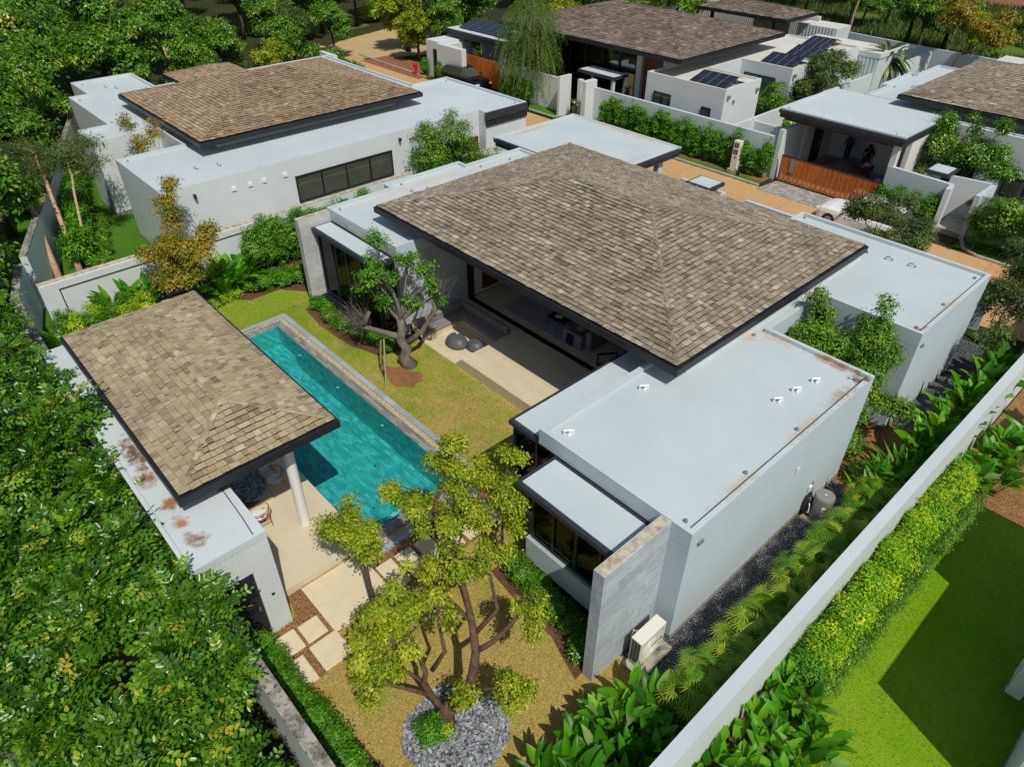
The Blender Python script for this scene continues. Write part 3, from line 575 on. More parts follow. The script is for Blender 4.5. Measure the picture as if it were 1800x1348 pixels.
m=MB(); m.lathe((-14.42,5.0,.25),[(.15,0),(.15,3.72)],64); m.build('column','white_plastic',pav,smooth=False)
m=MB(); m.lathe((-21.2,5.0,.25),[(.15,0),(.15,3.72)],20); m.build('column','white_plastic',pav)
roof_bits(pav,[(-16.55,1.78,3.50)])
m=MB(); m.tube([(-14.0,3.0,3.53),(-12.6,2.95,3.515),(-11.95,2.9,3.515)],.012,6); m.build('cable','metal_dark',pav)

# dining table and chairs under the pavilion
t=thing('dining_table','oval dark veined marble dining table under the pavilion roof','table',(-16.3,4.15,.4))
m=MB(); m.lathe((0,0,.70),[(.0,0),(.66,0),(.70,.015),(.70,.035),(.68,.045),(0,.045)],40,1.35,.82); m.build('tabletop','marble_dark',t,local=True)
m=MB(); m.lathe((0,0,0),[(.32,0),(.30,.03),(.12,.1),(.1,.6),(.2,.70)],20,1.3,1); m.build('pedestal','stone_table',t,local=True)
def chair_at(x,y,rz,z,lab):
    c=thing('dining_chair',lab,'chair',(x,y,z),'wishbone chairs round the marble dining table',rz)
    m=MB(); m.lathe((0,0,.42),[(.0,0),(.23,0),(.24,.02),(0,.035)],18,1,.9); m.build('seat','curtain',c,local=True)
    for sx in(-1,1):
        m=MB(); m.tube([(sx*.2,.18,0),(sx*.21,.18,.44)],[.014,.018],7); m.build('leg','wood_chair',c,local=True)
        m=MB(); m.tube([(sx*.23,-.24,0),(sx*.21,-.2,.42),(sx*.27,-.12,.68)],[.014,.019,.014],7); m.build('leg','wood_chair',c,local=True)
    m=MB(); m.tube([(-.2,.18,.4),(.2,.18,.4)],.012,6); m.tube([(-.22,-.2,.4),(.22,-.2,.4)],.014,6); m.tube([(-.22,-.22,.22),(.22,-.22,.22)],.011,6); m.tube([(-.21,.18,.25),(-.22,-.2,.28)],.01,6); m.tube([(.21,.18,.25),(.22,-.2,.28)],.01,6); m.build('stretcher','wood_chair',c,local=True)
    m=MB(); m.tube([(.31*math.cos(a),-.06-.24*math.sin(a),.69) for a in np.linspace(-.45,math.pi+.45,18)],.016,7); m.build('back_rail','wood_chair',c,local=True)
    m=MB(); m.tube([(0,-.21,.43),(0,-.25,.55),(-.07,-.29,.69)],.011,5); m.tube([(0,-.25,.55),(.07,-.29,.69)],.011,5); m.build('splat','wood_chair',c,local=True)
chair_at(-15.2,4.02,R(-90)+math.pi,.25,'orange brown wishbone chair standing in the sun at the end of the marble table')
chair_at(-16.1,5.0,R(180),.4,'brown wishbone chair on the pool side of the marble table, nearest the column')
chair_at(-16.9,5.0,R(180),.4,'brown wishbone chair on the pool side of the marble table, farther under the roof')

# ================================================================ boundary walls
def wallthing(name,segs,h,th,lab,mat='wall_white',cap='wall_cap_tan',ch=.05,capw=0,grooves=(),z0=-.05):
    """segs: list of ((x0,y0),(x1,y1)) centre lines"""
    cx=sum(a[0]+b[0] for a,b in segs)/(2*len(segs)); cyy=sum(a[1]+b[1] for a,b in segs)/(2*len(segs))
    t=thing(name,lab,'wall',(cx,cyy,0)); m=MB(); c=MB(); i=0
    for a,b in segs:
        a,b=Vector(a),Vector(b); L=(b-a).length; ang=math.atan2((b-a).y,(b-a).x); mid=(a+b)/2; e=.0015*i; i+=1
        m.bx((mid.x,mid.y,(h-ch+z0)/2),(L,th-e,h-ch-z0),ang); c.bx((mid.x,mid.y,h-ch/2-e/2),(L+.004,th+capw-e,ch-e),ang)
    m.build('wall_body',mat,t); c.build('coping',cap,t)
    if grooves:
        g=MB()
        for (c0,size) in grooves: g.bx(c0,size,0)
        g.build('recess_trim','metal_dark',t)
    return t
wallthing('boundary_wall',[((-26.2,1.62),(-2.6,1.62))],2.2,.3,'long white garden wall with stained weathered top beside the corrugated store','wall_white','wall_cap_weathered')
wallthing('boundary_wall',[((-30.35,1.78),(-26.2,1.62))],2.2,.32,'short angled white garden wall with weathered top left of the pavilion','wall_white','wall_cap_weathered')
wallthing('boundary_wall',[((-33.3,2.62),(-30.35,1.82))],2.2,.3,'short pale wall section ending at the peeling trunks left of the cross wall','wall_white','wall_cap_weathered')
wallthing('boundary_wall',[((-58,12.4),(-33.3,2.9))],2.5,.28,'long green grey wall running behind the left house along the woodland','wall_white','wall_cap_weathered')
wallthing('boundary_wall',[((-30.85,2.7),(-30.85,31.0))],2.2,.22,'white dividing wall with tan top between the garden and the left house','wall_white','wall_cap_tan')
w2=thing('wall_panel_frame','raised white frame with a dark groove on the dividing wall by the broad leaved plants','wall panel',(-30.72,5,0))
MB().box(-30.74,-30.66,2.75,3.35,0,2.14).box(-30.74,-30.66,3.35,13.0,1.86,2.14).build('raised_border','wall_white',w2); MB().box(-30.74,-30.728,3.36,6.9,1.80,1.86).box(-30.74,-30.728,10.3,12.0,1.80,1.86).box(-30.74,-30.728,3.35,3.40,.1,1.86).build('groove','metal_dark',w2)
wallthing('boundary_wall',[((-2.70,-1.0),(-2.70,34.0))],2.2,.30,'long white boundary wall on the right between the palms and the yellow hedge','wall_white','roof_plain',.04,0.0)
# near neighbour wall piers on its lawn side
# ================================================================ main house
H=thing('main_house','large white villa in the middle with broad shingled hip roof over a sunken terrace','house',(-16,18,0))
hip_roof(H,-23.32,-8.56,14.0,25.1,4.65,5.97,'shingle_main',.185,.11,.31,.028,11,wallmat='wall_inner',walls=False)
# right wing
flat_block(H,[(-9.79,9.93),(-4.95,9.93),(-4.95,18.65),(-8.31,18.65),(-8.31,21.85),(-4.95,21.85),(-4.95,27.6),(-12.27,27.6),(-12.27,25.4),(-8.9,25.4),(-8.9,15.0),(-9.79,15.0)],3.5,4.0,wall='wall_main')
m=MB()  # outer walls of the wing
m.box(-5.12,-4.953,9.934,18.647,0,3.5); m.box(-8.31,-5.12,18.48,18.647,0,3.5); m.box(-8.47,-8.313,18.48,22.02,0,3.5)
m.box(-8.31,-5.12,21.853,22.02,0,3.5); m.box(-5.12,-4.953,21.853,27.597,0,3.5); m.box(-12.27,-5.12,27.43,27.597,0,3.5); m.box(-5.75,-5.12,9.934,10.1,0,3.5)
m.box(-11.2,-8.31,22.0,22.15,0,3.5); m.box(-12.27,-12.1,22.15,27.43,0,3.5)
m.build('wing_wall','wall_main',H)
m=MB(); m.box(-4.955,-4.94,9.92,18.66,-.03,.2); m.box(-8.32,-4.94,18.645,18.66,-.03,.2); m.box(-4.955,-4.94,21.84,27.6,-.03,.2); m.box(-8.3,-4.955,21.84,21.855,-.03,.2); m.box(-5.45,-4.94,9.92,9.935,-.03,.2); m.build('plinth','plinth',H)
roof_bits(H,[(-5.35,10.25,3.87),(-5.3,12.6,3.87),(-5.3,15.0,3.87),(-5.3,18.2,3.87),(-8.55,18.1,3.87),(-8.6,21.9,3.87),(-5.3,22.3,3.87),(-5.3,24.4,3.87),(-5.3,27.1,3.87),(-12.0,27.3,3.87),(-25.6,13.6,3.87),(-26.1,17.1,3.87),(-25.4,21.2,3.87),(-27.4,29.9,3.87),(-25.2,22.9,3.87)])
roof_bits(H,[(-9.3,10.35,3.87),(-9.2,13.3,3.87)],'pipe'); roof_bits(H,[(-6.35,15.6,3.87),(-6.25,16.4,3.87),(-6.1,17.2,3.87)],'pipe')
roof_bits(H,[(-9.0,26.1,3.87),(-8.1,26.2,3.87),(-7.3,26.3,3.87),(-25.1,16.9,3.87),(-24.9,17.6,3.87),(-24.7,18.9,3.87),(-24.3,18.5,3.87),(-24.2,19.4,3.87)],'vent')
m=MB(); m.box(-4.94,-4.90,10.25,10.45,3.4,3.5); m.box(-4.94,-4.90,22.2,22.36,3.35,3.45); m.build('wall_lamp','grey_metal',H)
m=MB(); m.box(-4.94,-4.88,16.35,16.5,.9,1.1); m.box(-4.94,-4.92,14.9,15.06,2.6,2.78); m.build('wall_vent','white_plastic',H)
# left wing
flat_block(H,[(-25.95,13.18),(-20.9,13.18),(-20.9,14.9),(-22.4,14.9),(-22.4,24.2),(-25.9,24.2),(-25.9,20.7),(-26.45,20.7),(-26.45,16.4),(-25.95,16.4)],3.5,4.0,wall='wall_main')
m=MB(); m.box(-25.947,-25.78,13.4,24.0,0,3.5); m.box(-26.447,-25.95,16.4,20.7,0,3.5); m.build('wing_wall','wall_main',H)
m=MB(); m.box(-21.15,-20.9,13.184,16.55,0,3.5); m.box(-21.15,-20.92,14.9,24,3.5,4.4); m.box(-21.15,-20.895,14.9,16.55,3.5,4.42); m.build('slate_side_wall','slate',H)
m=MB(); m.box(-25.96,-20.892,13.172,13.178,3.5,3.86); m.build('slate_fascia','slate_light',H)
m=MB(); m.box(-26.0,-25.69,11.7,13.17,-.02,3.90); o=m.build('slate_fin_wall','slate_light',H); MB().box(-25.97,-25.72,11.73,13.15,3.90,3.905).build('coping','wall_cap_tan',o)
roof_slab(H,-25.68,-21.1,12.2,13.165,3.5,th=.2)
window_frame(H,(-25.6,12.42),(-21.25,12.42),.42,3.31,4,.08,depth=.12,name='bay_window',glassm='glass_clear',mat='metal_dark')
window_frame(H,(-21.22,12.46),(-21.22,13.16),.42,3.31,1,.06,name='bay_window')
m=MB(); m.box(-25.6,-21.2,12.1,12.36,.30,.36); [m.box(-25.6,-21.2,12.12+i*.06,12.14+i*.06,.36,.39) for i in range(4)]; m.box(-25.65,-21.2,12.06,12.36,.1,.30); m.build('window_sill','metal_dark',H)
curtain(H,(-25.5,12.54),(-24.65,12.54),.45,3.28,.025); curtain(H,(-23.3,12.54),(-21.5,12.54),.45,3.28,.025)
MB().box(-25.6,-21.2,12.5,20,.38,.43).build('floor','floor_wood',H)
MB().box(-25.6,-21.2,17.5,17.6,.43,3.4).build('inner_wall','wall_inner',H)
# front right wing: canopies, glass corner, window bay, slate fin wall
roof_slab(H,-11.05,-9.12,10.0,16.3,3.5,th=.17); roof_slab(H,-9.17,-5.82,8.52,9.92,3.497,th=.17)
MB().box(-9.12,-9.0,10.0,10.1,3.1,3.32).build('lintel','fascia',H)
window_frame(H,(-10.97,10.13),(-9.1,10.13),.42,3.31,2,.07,name='corner_window',glassm='glass_clear')
window_frame(H,(-10.97,16.2),(-10.97,10.17),.42,3.31,4,.07,name='corner_window',glassm='glass_clear')
m=MB(); m.box(-10.95,-9.0,10.05,16.4,.3,.42); m.box(-9.05,-5.9,8.95,16.4,.3,.42); m.build('floor','terrace_stone',H)
m=MB(); m.box(-11.0,-9.0,10.0,16.3,-.02,.3); m.box(-9.05,-8.95,8.93,10.1,-.02,.42); m.build('plinth','plinth',H)
window_frame(H,(-8.97,8.97),(-5.85,8.97),1.28,3.32,4,.08,depth=.1,name='bay_window',glassm='glass_clear',mat='metal_dark')
window_frame(H,(-8.97,10.1),(-8.97,9.0),1.28,3.32,1,.07,name='bay_window')
m=MB(); m.box(-9.06,-5.82,8.82,9.02,.45,1.27); m.box(-9.06,-8.86,9.02,10.1,.45,1.27); m.build('parapet_wall','wall_main',H)
m=MB(); m.box(-9.06,-5.82,8.92,9.2,-.02,.45); m.build('recessed_base','metal_dark',H)
MB().box(-9.02,-5.86,8.86,8.93,1.27,1.30).build('sill_glass','glass_clear',H)
curtain(H,(-8.88,9.10),(-8.25,9.10),.45,3.28,.02); curtain(H,(-7.4,9.10),(-6.55,9.10),.45,3.28,.02)
MB().box(-9.0,-5.2,13.4,13.5,.42,3.4).box(-9.79,-9.6,13.5,16.4,.42,3.4).build('inner_wall','wall_inner',H)
m=MB(); m.box(-5.80,-5.50,7.65,9.925,-.02,3.98); o=m.build('slate_fin_wall','slate',H); m=MB(); m.box(-5.77,-5.53,7.68,9.88,3.98,3.986); m.build('coping','wall_cap_tan',o)
# terrace with steps and the sunken seating pit
m=MB()
m.box(-17.6,-11.0,13.45,22.5,-.02,.45); m.box(-20.9,-17.6,16.3,22.5,-.02,.45)
m.box(-17.75,-17.6,13.45,15.6,-.02,.30); m.box(-17.9,-17.75,13.45,15.6,-.02,.15); m.box(-20.85,-20.15,13.45,13.5,-.02,.45)
m.box(-20.9,-17.6,15.55,16.3,-.02,.0); m.build('terrace','terrace_stone',H)
MB().box(-20.3,-17.9,13.45,15.55,-.02,.012).build('pit_floor','terrace_stone',H)
m=MB(); m.box(-20.9,-20.72,13.45,16.3,0,.52); m.box(-20.72,-17.5,16.12,16.3,.0,.52); m.box(-20.72,-20.0,13.45,16.12,0,.22); m.box(-20.0,-17.62,15.45,16.12,0,.22); m.box(-17.62,-17.5,15.45,16.12,.0,.46); m.build('bench_base','terrace_stone',H)
m=MB(); m.box(-20.68,-20.0,13.5,15.42,.22,.38); m.build('seat_cushion','fabric_grey',H,bevel=.04)
m=MB(); m.box(-20.68,-17.66,15.45,16.06,.22,.38); m.build('seat_cushion','fabric_grey',H,bevel=.04)
m=MB(); m.box(-20.72,-20.48,13.5,15.98,.38,.72); m.build('back_cushion','fabric_grey',H,bevel=.06)
m=MB(); m.box(-20.47,-17.66,15.88,16.1,.38,.72); m.build('back_cushion','fabric_grey',H,bevel=.06)
m=MB(); m.box(-21.0,-11.1,16.55,16.80,.45,.462); m.box(-20.92,-20.75,16.56,16.80,.46,4.2); m.box(-20.9,-11.1,16.58,16.78,3.5,4.3); m.build('door_track','metal_black',H)
window_frame(H,(-13.8,16.95),(-13.35,17.6),.47,1.0,1,.05,name='folding_door',glassm='glass_clear')
m=MB(); m.box(-21.1,-20.95,16.8,22.6,.45,3.6); m.box(-21.1,-11,22.5,22.6,.45,3.9); m.box(-11.05,-11.0,16.4,22.5,.45,3.9); m.build('inner_wall','wall_inner',H)
m=MB(); m.box(-20.95,-20.9,17.4,21,.6,3.4); m.build('wood_panelling','wood_panel',H)
m=MB(); m.box(-23,-9.2,14.2,24.9,4.36,4.40); m.build('ceiling','soffit',H)
m=MB(); m.box(-22.45,-22.3,15,24.2,4.0,4.4); m.box(-22.4,-9.3,23.9,24.1,3.4,4.38); m.box(-9.6,-9.4,14.6,24,3.87,4.38); m.box(-9.6,-8.9,24,24.2,3.87,4.38); m.build('clerestory_wall','wall_main',H)
MB().box(-19.4,-15.9,17.15,20.4,.45,.47).build('rug','rug',H)
# carport and entrance at the back
roof_slab(H,-27.9,-20.35,24.2,30.2,4.0,lip=.0)
m=MB(); [m.box(*q,3.96,4.04) for q in ((-27.9,-20.4,30.06,30.2),(-27.9,-27.76,24.2,30.06))]; m.build('parapet','roof_main',H)
m=MB(); m.box(-27.7,-27.5,26,30,0,3.6); m.build('carport_wall','wall_main',H); MB().box(-21.0,-20.7,28.9,29.25,0,3.6).build('carport_pier','wall_main',H)
m=MB(); m.box(-20.6,-17.9,30.8,31.0,0,2.2); m.box(-16.7,-14.0,30.8,31.0,0,2.2); m.box(-18.0,-17.85,30.3,30.8,0,2.2); m.box(-14.1,-5.2,31.0,31.15,0,2.1); m.build('front_wall','wall_main',H)
roof_slab(H,-19.75,-18.3,30.05,31.4,2.5,th=.2,name='gate_canopy')
struct('entrance_paving',MB().rect(-27.9,-13,24.3,31.6,-.004),'cobble')

# furniture
def pouf(x,y,rx,ry,h,lab,cup=False):
    t=thing('stone_table' if cup else 'pouf',lab,'side table' if cup else 'pouf',(x,y,.012)); m=MB(); m.lathe((0,0,0),[(.0,0),(.72,0),(.92,.08),(1.0,.3),(.86,.6),(.55,.85),(.40,.95),(0,1.0)] and [(.75*1,0),(.95,.1*h),(1.0,.28*h),(.93,.5*h),(.78,.75*h),(.62,.93*h),(.35,1.0*h),(0.0,1.0*h)],30,rx,ry); m.build('body','stone_table',t,smooth=True,local=True)
    return t
pouf(-18.98,14.35,.52,.42,.42,'larger dark grey pebble shaped side table with a white cup in the sunken seating',True); pouf(-18.25,14.72,.40,.34,.38,'smaller dark grey pebble pouf half in shade beside the larger one')
tag(MB().lathe((-19.05,14.45,.432),[(.03,0),(.04,.05),(.035,.05),(0,.04)],12).build('cup','white_plastic'),'small white cup standing on the larger grey pebble table','cup')
t=thing('sofa','dark grey sofa with bolster seen under the big roof edge','sofa',(-15.35,17.9,.45)); MB().box(-.5,.5,-.5,2.2,0,.42).build('seat','fabric_grey',t,local=True,bevel=.05); MB().box(.5,.8,-.5,2.2,0,.8).build('backrest','fabric_grey',t,local=True,bevel=.05); MB().box(-.5,.5,-.72,-.5,0,.62).build('armrest','fabric_grey',t,local=True,bevel=.04)
m=MB(); m.tube([(.0,-.3,.55),(.0,.5,.55)],.16,12); m.build('bolster','fabric_light',t,local=True,smooth=True)
o=MB().grid([[(-15.55+i*.06,17.3,1.08),(-15.57+i*.06,17.15,1.0),(-15.6+i*.06,17.12-.03*(i%2),.55)] for i in range(7)]).build('throw_blanket','fabric_blue'); tag(o,'dark blue blanket hanging over the arm of the sofa','blanket')
t=thing('coffee_table','black thin framed table with an open book on the rug','table',(-16.65,17.87,.47)); MB().box(-.45,.45,-.3,.3,.40,.43).build('tabletop','metal_black',t,local=True)
for sx in(-1,1):
    m=MB(); m.tube([(sx*.42,-.27,.4),(sx*.42,-.27,.0),(sx*.42,.27,0),(sx*.42,.27,.4)],.012,5); m.build('leg','metal_black',t,local=True)
tag(MB().bx((-16.7,17.87,.918),(.3,.2,.03),.4).build('book','white_plastic'),'open white book on the black table in the living room','book')
t=thing('dining_chair','pale open backed chair by the folded glass doors','chair',(-13.8,18.1,.45)); MB().box(-.22,.22,-.22,.22,.4,.45).build('seat','fabric_light',t,local=True); m=MB(); m.tube([(.28*math.cos(a),.24*math.sin(a),.7) for a in np.linspace(0,math.pi,10)],.018,6); m.build('back_rail','bamboo',t,local=True)
for q in((-.18,-.18),(.18,-.18),(-.2,.2),(.2,.2)): MB().tube([(*q,0),(*q,.42 if q[1]<0 else .7)],.014,5).build('leg','bamboo',t,local=True)

# outdoor equipment beside the wing
def ac_unit(x,y,z,rz,lab,logo=True):
    t=thing('air_conditioner_unit',lab,'air conditioner',(x,y,z),None,rz); m=MB(); m.box(-.475,.475,-.16,.16,.08,1.0); m.build('casing','ac_beige',t,local=True,bevel=.012)

    m=MB(); m.tube([(-.1,-.165,.55),(-.1,-.17,.55)],[.3,.3],28); m.build('fan_opening','ac_beige',t,local=True)
    m=MB(); [m.tube([(-.1+rr*math.cos(a),-.175,.55+rr*math.sin(a)) for a in np.linspace(0,2*math.pi,25)],.006,4) for rr in (.06,.12,.18,.24,.3)]; [m.tube([(-.1,-.178,.55),(-.1+.3*math.cos(a),-.178,.55+.3*math.sin(a))],.006,4) for a in np.linspace(0,2*math.pi,9)]; m.build('fan_grille','white_plastic',t,local=True)
    m=MB(); [m.box(.13-.61-.004,.13-.603,-.13+k*.088,-.06+k*.088,.16+r*.055,.19+r*.055) for k in range(3) for r in range(15)]; m.build('side_louvres','metal_black',t,local=True)
    m=MB(); [m.box(sx*.33-.05,sx*.33+.05,-.19,.19,0,.08) for sx in(-1,1)]; m.build('foot','grey_metal',t,local=True)
    m=MB(); m.box(.3,.4,-.164,-.16,.45,.52); m.box(.3,.42,-.166,-.16,.25,.27); m.build('nameplate','metal_dark',t,local=True)
    m=MB(); m.add([(.27,-.166,.86),(.37,-.166,.86),(.35,-.166,.94)],[(0,1,2)]); m.build('logo_mark','pvc_blue',t,local=True)
    return t
ac_unit(-5.1,9.17,.07,R(90),'cream air conditioner unit on a concrete slab against the slate fin wall')
tag(MB().box(-5.3,-4.72,8.55,9.8,-.02,.07).build('equipment_slab','concrete',bevel=.01),'pale stained slab under the cream air conditioner unit','concrete slab')
m=MB(); m.tube([(-5.45,9.0,.6),(-5.4,9.0,.85),(-5.3,9.05,.9),(-5.25,9.1,.75)],.03,6); tag(m.build('pipe_bend','white_plastic'),'white pipe bend on the slate wall behind the air conditioner','pipe')
t=thing('water_tank','grey cylindrical water tank with white labels beside the wing wall','water tank',(-4.47,16.55,.05)); m=MB(); m.lathe((0,0,.05),[(.25,0),(.29,.04),(.29,.82),(.27,.87),(.0,.89)],36); m.build('tank_body','water_tank',t,local=True,smooth=False)
m=MB(); [m.bx((.0+.293*math.cos(a),.293*math.sin(a),z),(.006,.10,.09),a) for a,z in ((R(-60),.62),(R(-60),.48),(R(-60),.34))]; m.build('label','label_white',t,local=True)
m=MB(); m.lathe((0,0,.94),[(.03,0),(.02,.02),(0,.02)],10); m.build('cap','white_plastic',t,local=True)
t=thing('water_pump','black pump with pipes squeezed between the tank and the wall','pump',(-4.82,16.4,.05)); MB().lathe((0,0,.05),[(.1,0),(.14,.1),(.14,.5),(.08,.66),(0,.68)],16).build('pump_body','hose_dark',t,local=True,smooth=True); MB().tube([(.05,-.1,.15),(.16,-.22,.3),(.12,-.16,.5),(.02,-.05,.6)],.014,6).build('hose','white_plastic',t,local=True); MB().tube([(0,.1,.7),(-.08,.16,.95),(-.1,.16,1.15)],.022,6).build('pipe','grey_metal',t,local=True)
tag(MB().box(-4.85,-4.05,16.15,16.95,-.02,.05).build('equipment_slab','wall_cap_tan',bevel=.01),'small square slab carrying the grey water tank','concrete slab')

# ================================================================ house at the upper left
H2=thing('left_house','white flat roofed villa at the upper left with tan shingled hip roof','house',(-40,20,0))
hip_roof(H2,-46.62,-35.35,11.95,25.1,4.65,6.0,'shingle_tan',.2,.13,.34,.028,21,wallmat='wall_beige',inset_wall=1.1,zwall=3.9)
flat_block(H2,[(-37.75,8.57),(-32.1,8.57),(-32.1,26.75),(-31.5,26.75),(-31.5,29.95),(-39.1,29.95),(-39.1,27.2),(-49.7,27.2),(-49.7,14.95),(-54.0,14.95),(-54.0,11.2),(-50.6,11.2),(-50.6,10.12),(-43.6,10.12),(-43.6,8.55),(-41.1,8.55),(-41.1,11.85),(-37.75,11.85)],0,4.0,roof='roof_plain')
m=MB(); [m.box(*q,3.55,3.97) for q in ((-33.4,-31.38,29.95,30.05),(-31.5,-31.38,26.7,30.05))]; m.build('fascia_board','fascia',H2)
m=MB(); m.box(-31.52,-31.40,26.75,29.95,3.2,3.5); m.build('fascia_board','metal_dark',H2)
window_frame(H2,(-32.06,14.9),(-32.06,20.6),1.8,3.12,4,.07,name='window',glassm='glass_dark')
for y in (14.41,13.32,12.6,11.8): tag(MB().box(-32.1,-32.04,y-.1,y+.1,3.25,3.42).build('wall_vent','white_plastic',H2))
roof_bits(H2,[(-37.4,9.0,3.87),(-41.0,9.0,3.87),(-43.2,9.1,3.87),(-49.8,10.5,3.87),(-44.2,10.5,3.87),(-53.4,11.7,3.87),(-50.1,14.5,3.87),(-32.4,10.0,3.87),(-32.4,13.4,3.87),(-32.4,17.0,3.87),(-32.4,21,3.87),(-38.6,29.5,3.87),(-32,29.5,3.87)]); roof_bits(H2,[(-34.3,11.0,3.87),(-34.0,12.0,3.87),(-52,12.6,3.87),(-51.2,13.0,3.87),(-45,26.3,3.87),(-41,26.2,3.87)],'vent')
m=MB(); m.box(-37.85,-37.7,8.72,8.9,3.3,3.5); m.box(-32.06,-31.9,9.9,10.0,3.4,3.6); m.box(-32.06,-31.9,21.1,21.2,3.5,3.65); m.build('security_camera','metal_dark',H2)
m=MB(); [m.box(-32.2,-31.9,y,y+.07,.3,2.6) for y in np.arange(23.8,26.6,.22)]; m.build('wood_screen','wood_panel',H2)
m=MB(); [m.box(-32.12,-31.0,22.6+i*.24,22.72+i*.24,.3,.36+i*.0) for i in range(9)]; m.build('service_steps','concrete',H2)
hs=thing('back_house','small tan shingled roof peeping out behind the upper left house','house',(-57,20,0)); hip_roof(hs,-51.66,-47.0,16.25,20.8,4.13,4.75,'shingle_tan',.2,.16,.44,.02,31,walls=False); MB().box(-51,-47.2,16.6,20.4,0,3.92).build('wall','wall_beige',hs)
tag(MB().box(-50.6,-48.6,27.2,27.5,0,4.1).build('yard_wall','wall_white'),'little white wall behind the upper left house roof','wall')

# ================================================================ far house across the road
H3=thing('far_house','villa across the road with dark brown shingled roof, tall glass front and solar panels','house',(-36,48,0))
hip_roof(H3,-46.5,-28.9,41.3,53.9,5.0,6.5,'shingle_dark',.24,.2,.5,.02,41,wallmat='wall_beige',inset_wall=1.4,zwall=.0,walls=False)
m=MB(); m.box(-45,-31.3,51.5,52,0,4.8); m.box(-31.2,-30.9,42.6,52,3.5,4.8); m.box(-45.2,-44.9,42.8,52,0,4.8); m.box(-33.4,-32.95,42.45,42.9,0,4.76); m.build('clerestory_wall','wall_beige',H3)
m=MB(); m.box(-32.9,-31.3,42.7,42.85,0,4.76); m.build('wood_panelling','wood_panel',H3)
window_frame(H3,(-45,42.7),(-33.5,42.7),.1,4.7,7,.14,name='glass_front',glassm='glass',depth=.16)
MB().box(-45,-31.3,42.8,51.5,0,.1).build('floor','floor_wood',H3)
MB().box(-36.2,-34.2,44.5,45.3,.1,1.0).build('kitchen_island','wood_panel',H3); m=MB(); m.box(-39.9,-39.7,44,44.2,.1,2.4); m.box(-43,-41,46,47,.1,.9); m.build('furniture','fabric_grey',H3)
flat_block(H3,[(-31.15,40.85),(-24.95,40.85),(-24.95,44.9),(-28.9,44.9),(-28.9,48.7),(-24.9,48.7),(-24.9,52.1),(-25.0,52.1),(-25.0,58.6),(-31,58.6),(-31.15,52)],0,4.0,roof='roof_warm')
window_frame(H3,(-30.4,40.81),(-29.0,40.81),1.3,2.9,2,.07,name='window',glassm='glass_dark'); window_frame(H3,(-26.5,40.81),(-25.8,40.81),1.0,2.7,1,.07,name='window',glassm='glass_dark')
window_frame(H3,(-28.5,48.66),(-26.0,48.66),.2,3.2,2,.08,name='sliding_window',glassm='glass'); window_frame(H3,(-24.86,49.4),(-24.86,52),.3,3.1,3,.08,name='window',glassm='glass')
curtain(H3,(-28.3,48.9),(-26.2,48.9),.2,3.1); 
roof_bits(H3,[(-29.6,41.9,3.87),(-28.6,43.6,3.87)],'vent')
m=MB(); m.box(-24.95,-24.8,41.1,41.3,3.4,3.6); m.box(-24.95,-24.8,44.4,44.6,3.3,3.5); m.box(-24.95,-24.88,41.8,42.0,3.0,3.2); m.box(-24.86,-24.7,48.9,49.1,3.4,3.6); m.build('wall_lamp','grey_metal',H3)
# corrugated garden pavilion at its back
pf=thing('garden_pavilion','far corrugated walled pavilion with shingled hip roof behind the brown roofed house','pavilion',(-38,65,0))
hip_roof(pf,-42.1,-33.05,61.6,66.6,4.4,5.0,'shingle_dark',.24,.2,.5,.02,43,walls=False)
m=MB(); m.box(-47,-33.5,68.4,68.6,0,3.8)
xx=-47
while xx<-33.5: m.box(xx,xx+.1,68.33,68.4,0,3.8); xx+=.22
m.build('corrugated_wall','wall_beige',pf); m=MB(); m.box(-41,-40.75,62.2,62.45,0,4.2); m.build('column','metal_dark',pf); MB().box(-34.6,-34.35,62.2,62.45,0,4.2).build('column','metal_dark',pf)
MB().box(-40,-36.2,68.30,68.34,1.6,3.2).build('opening','glass_dark',pf)
def corr_box(root,x0,x1,y0,y1,z,step=.3):
    m=MB(); m.box(x0,x1,y0,y1,0,z); x=x0+.05
    while x<x1-.1: m.box(x,x+.12,y0-.035,y0,0,z-.01); x+=step
    y=y0+.05
    while y<y1-.1: m.box(x1,x1+.035,y,y+.12,0,z-.01); y+=step
    m.build('corrugated_wall','wall_white',root); MB().box(x0+.1,x1-.1,y0+.1,y1-.1,z,z+.004).build('flat_roof','roof_warm',root)
corr_box(pf,-34.5,-30.8,66.5,69,3.4)
sb=thing('store_building','white corrugated store block with solar roof at the far garden corner','store',(-27,60,0)); corr_box(sb,-30.9,-23.4,58.65,63.4,3.4); m=MB(); m.box(-30.9,-23.3,58.6,58.72,3.4,3.75); m.box(-23.42,-23.3,58.72,63.4,3.4,3.75); m.build('parapet','wall_white',sb)
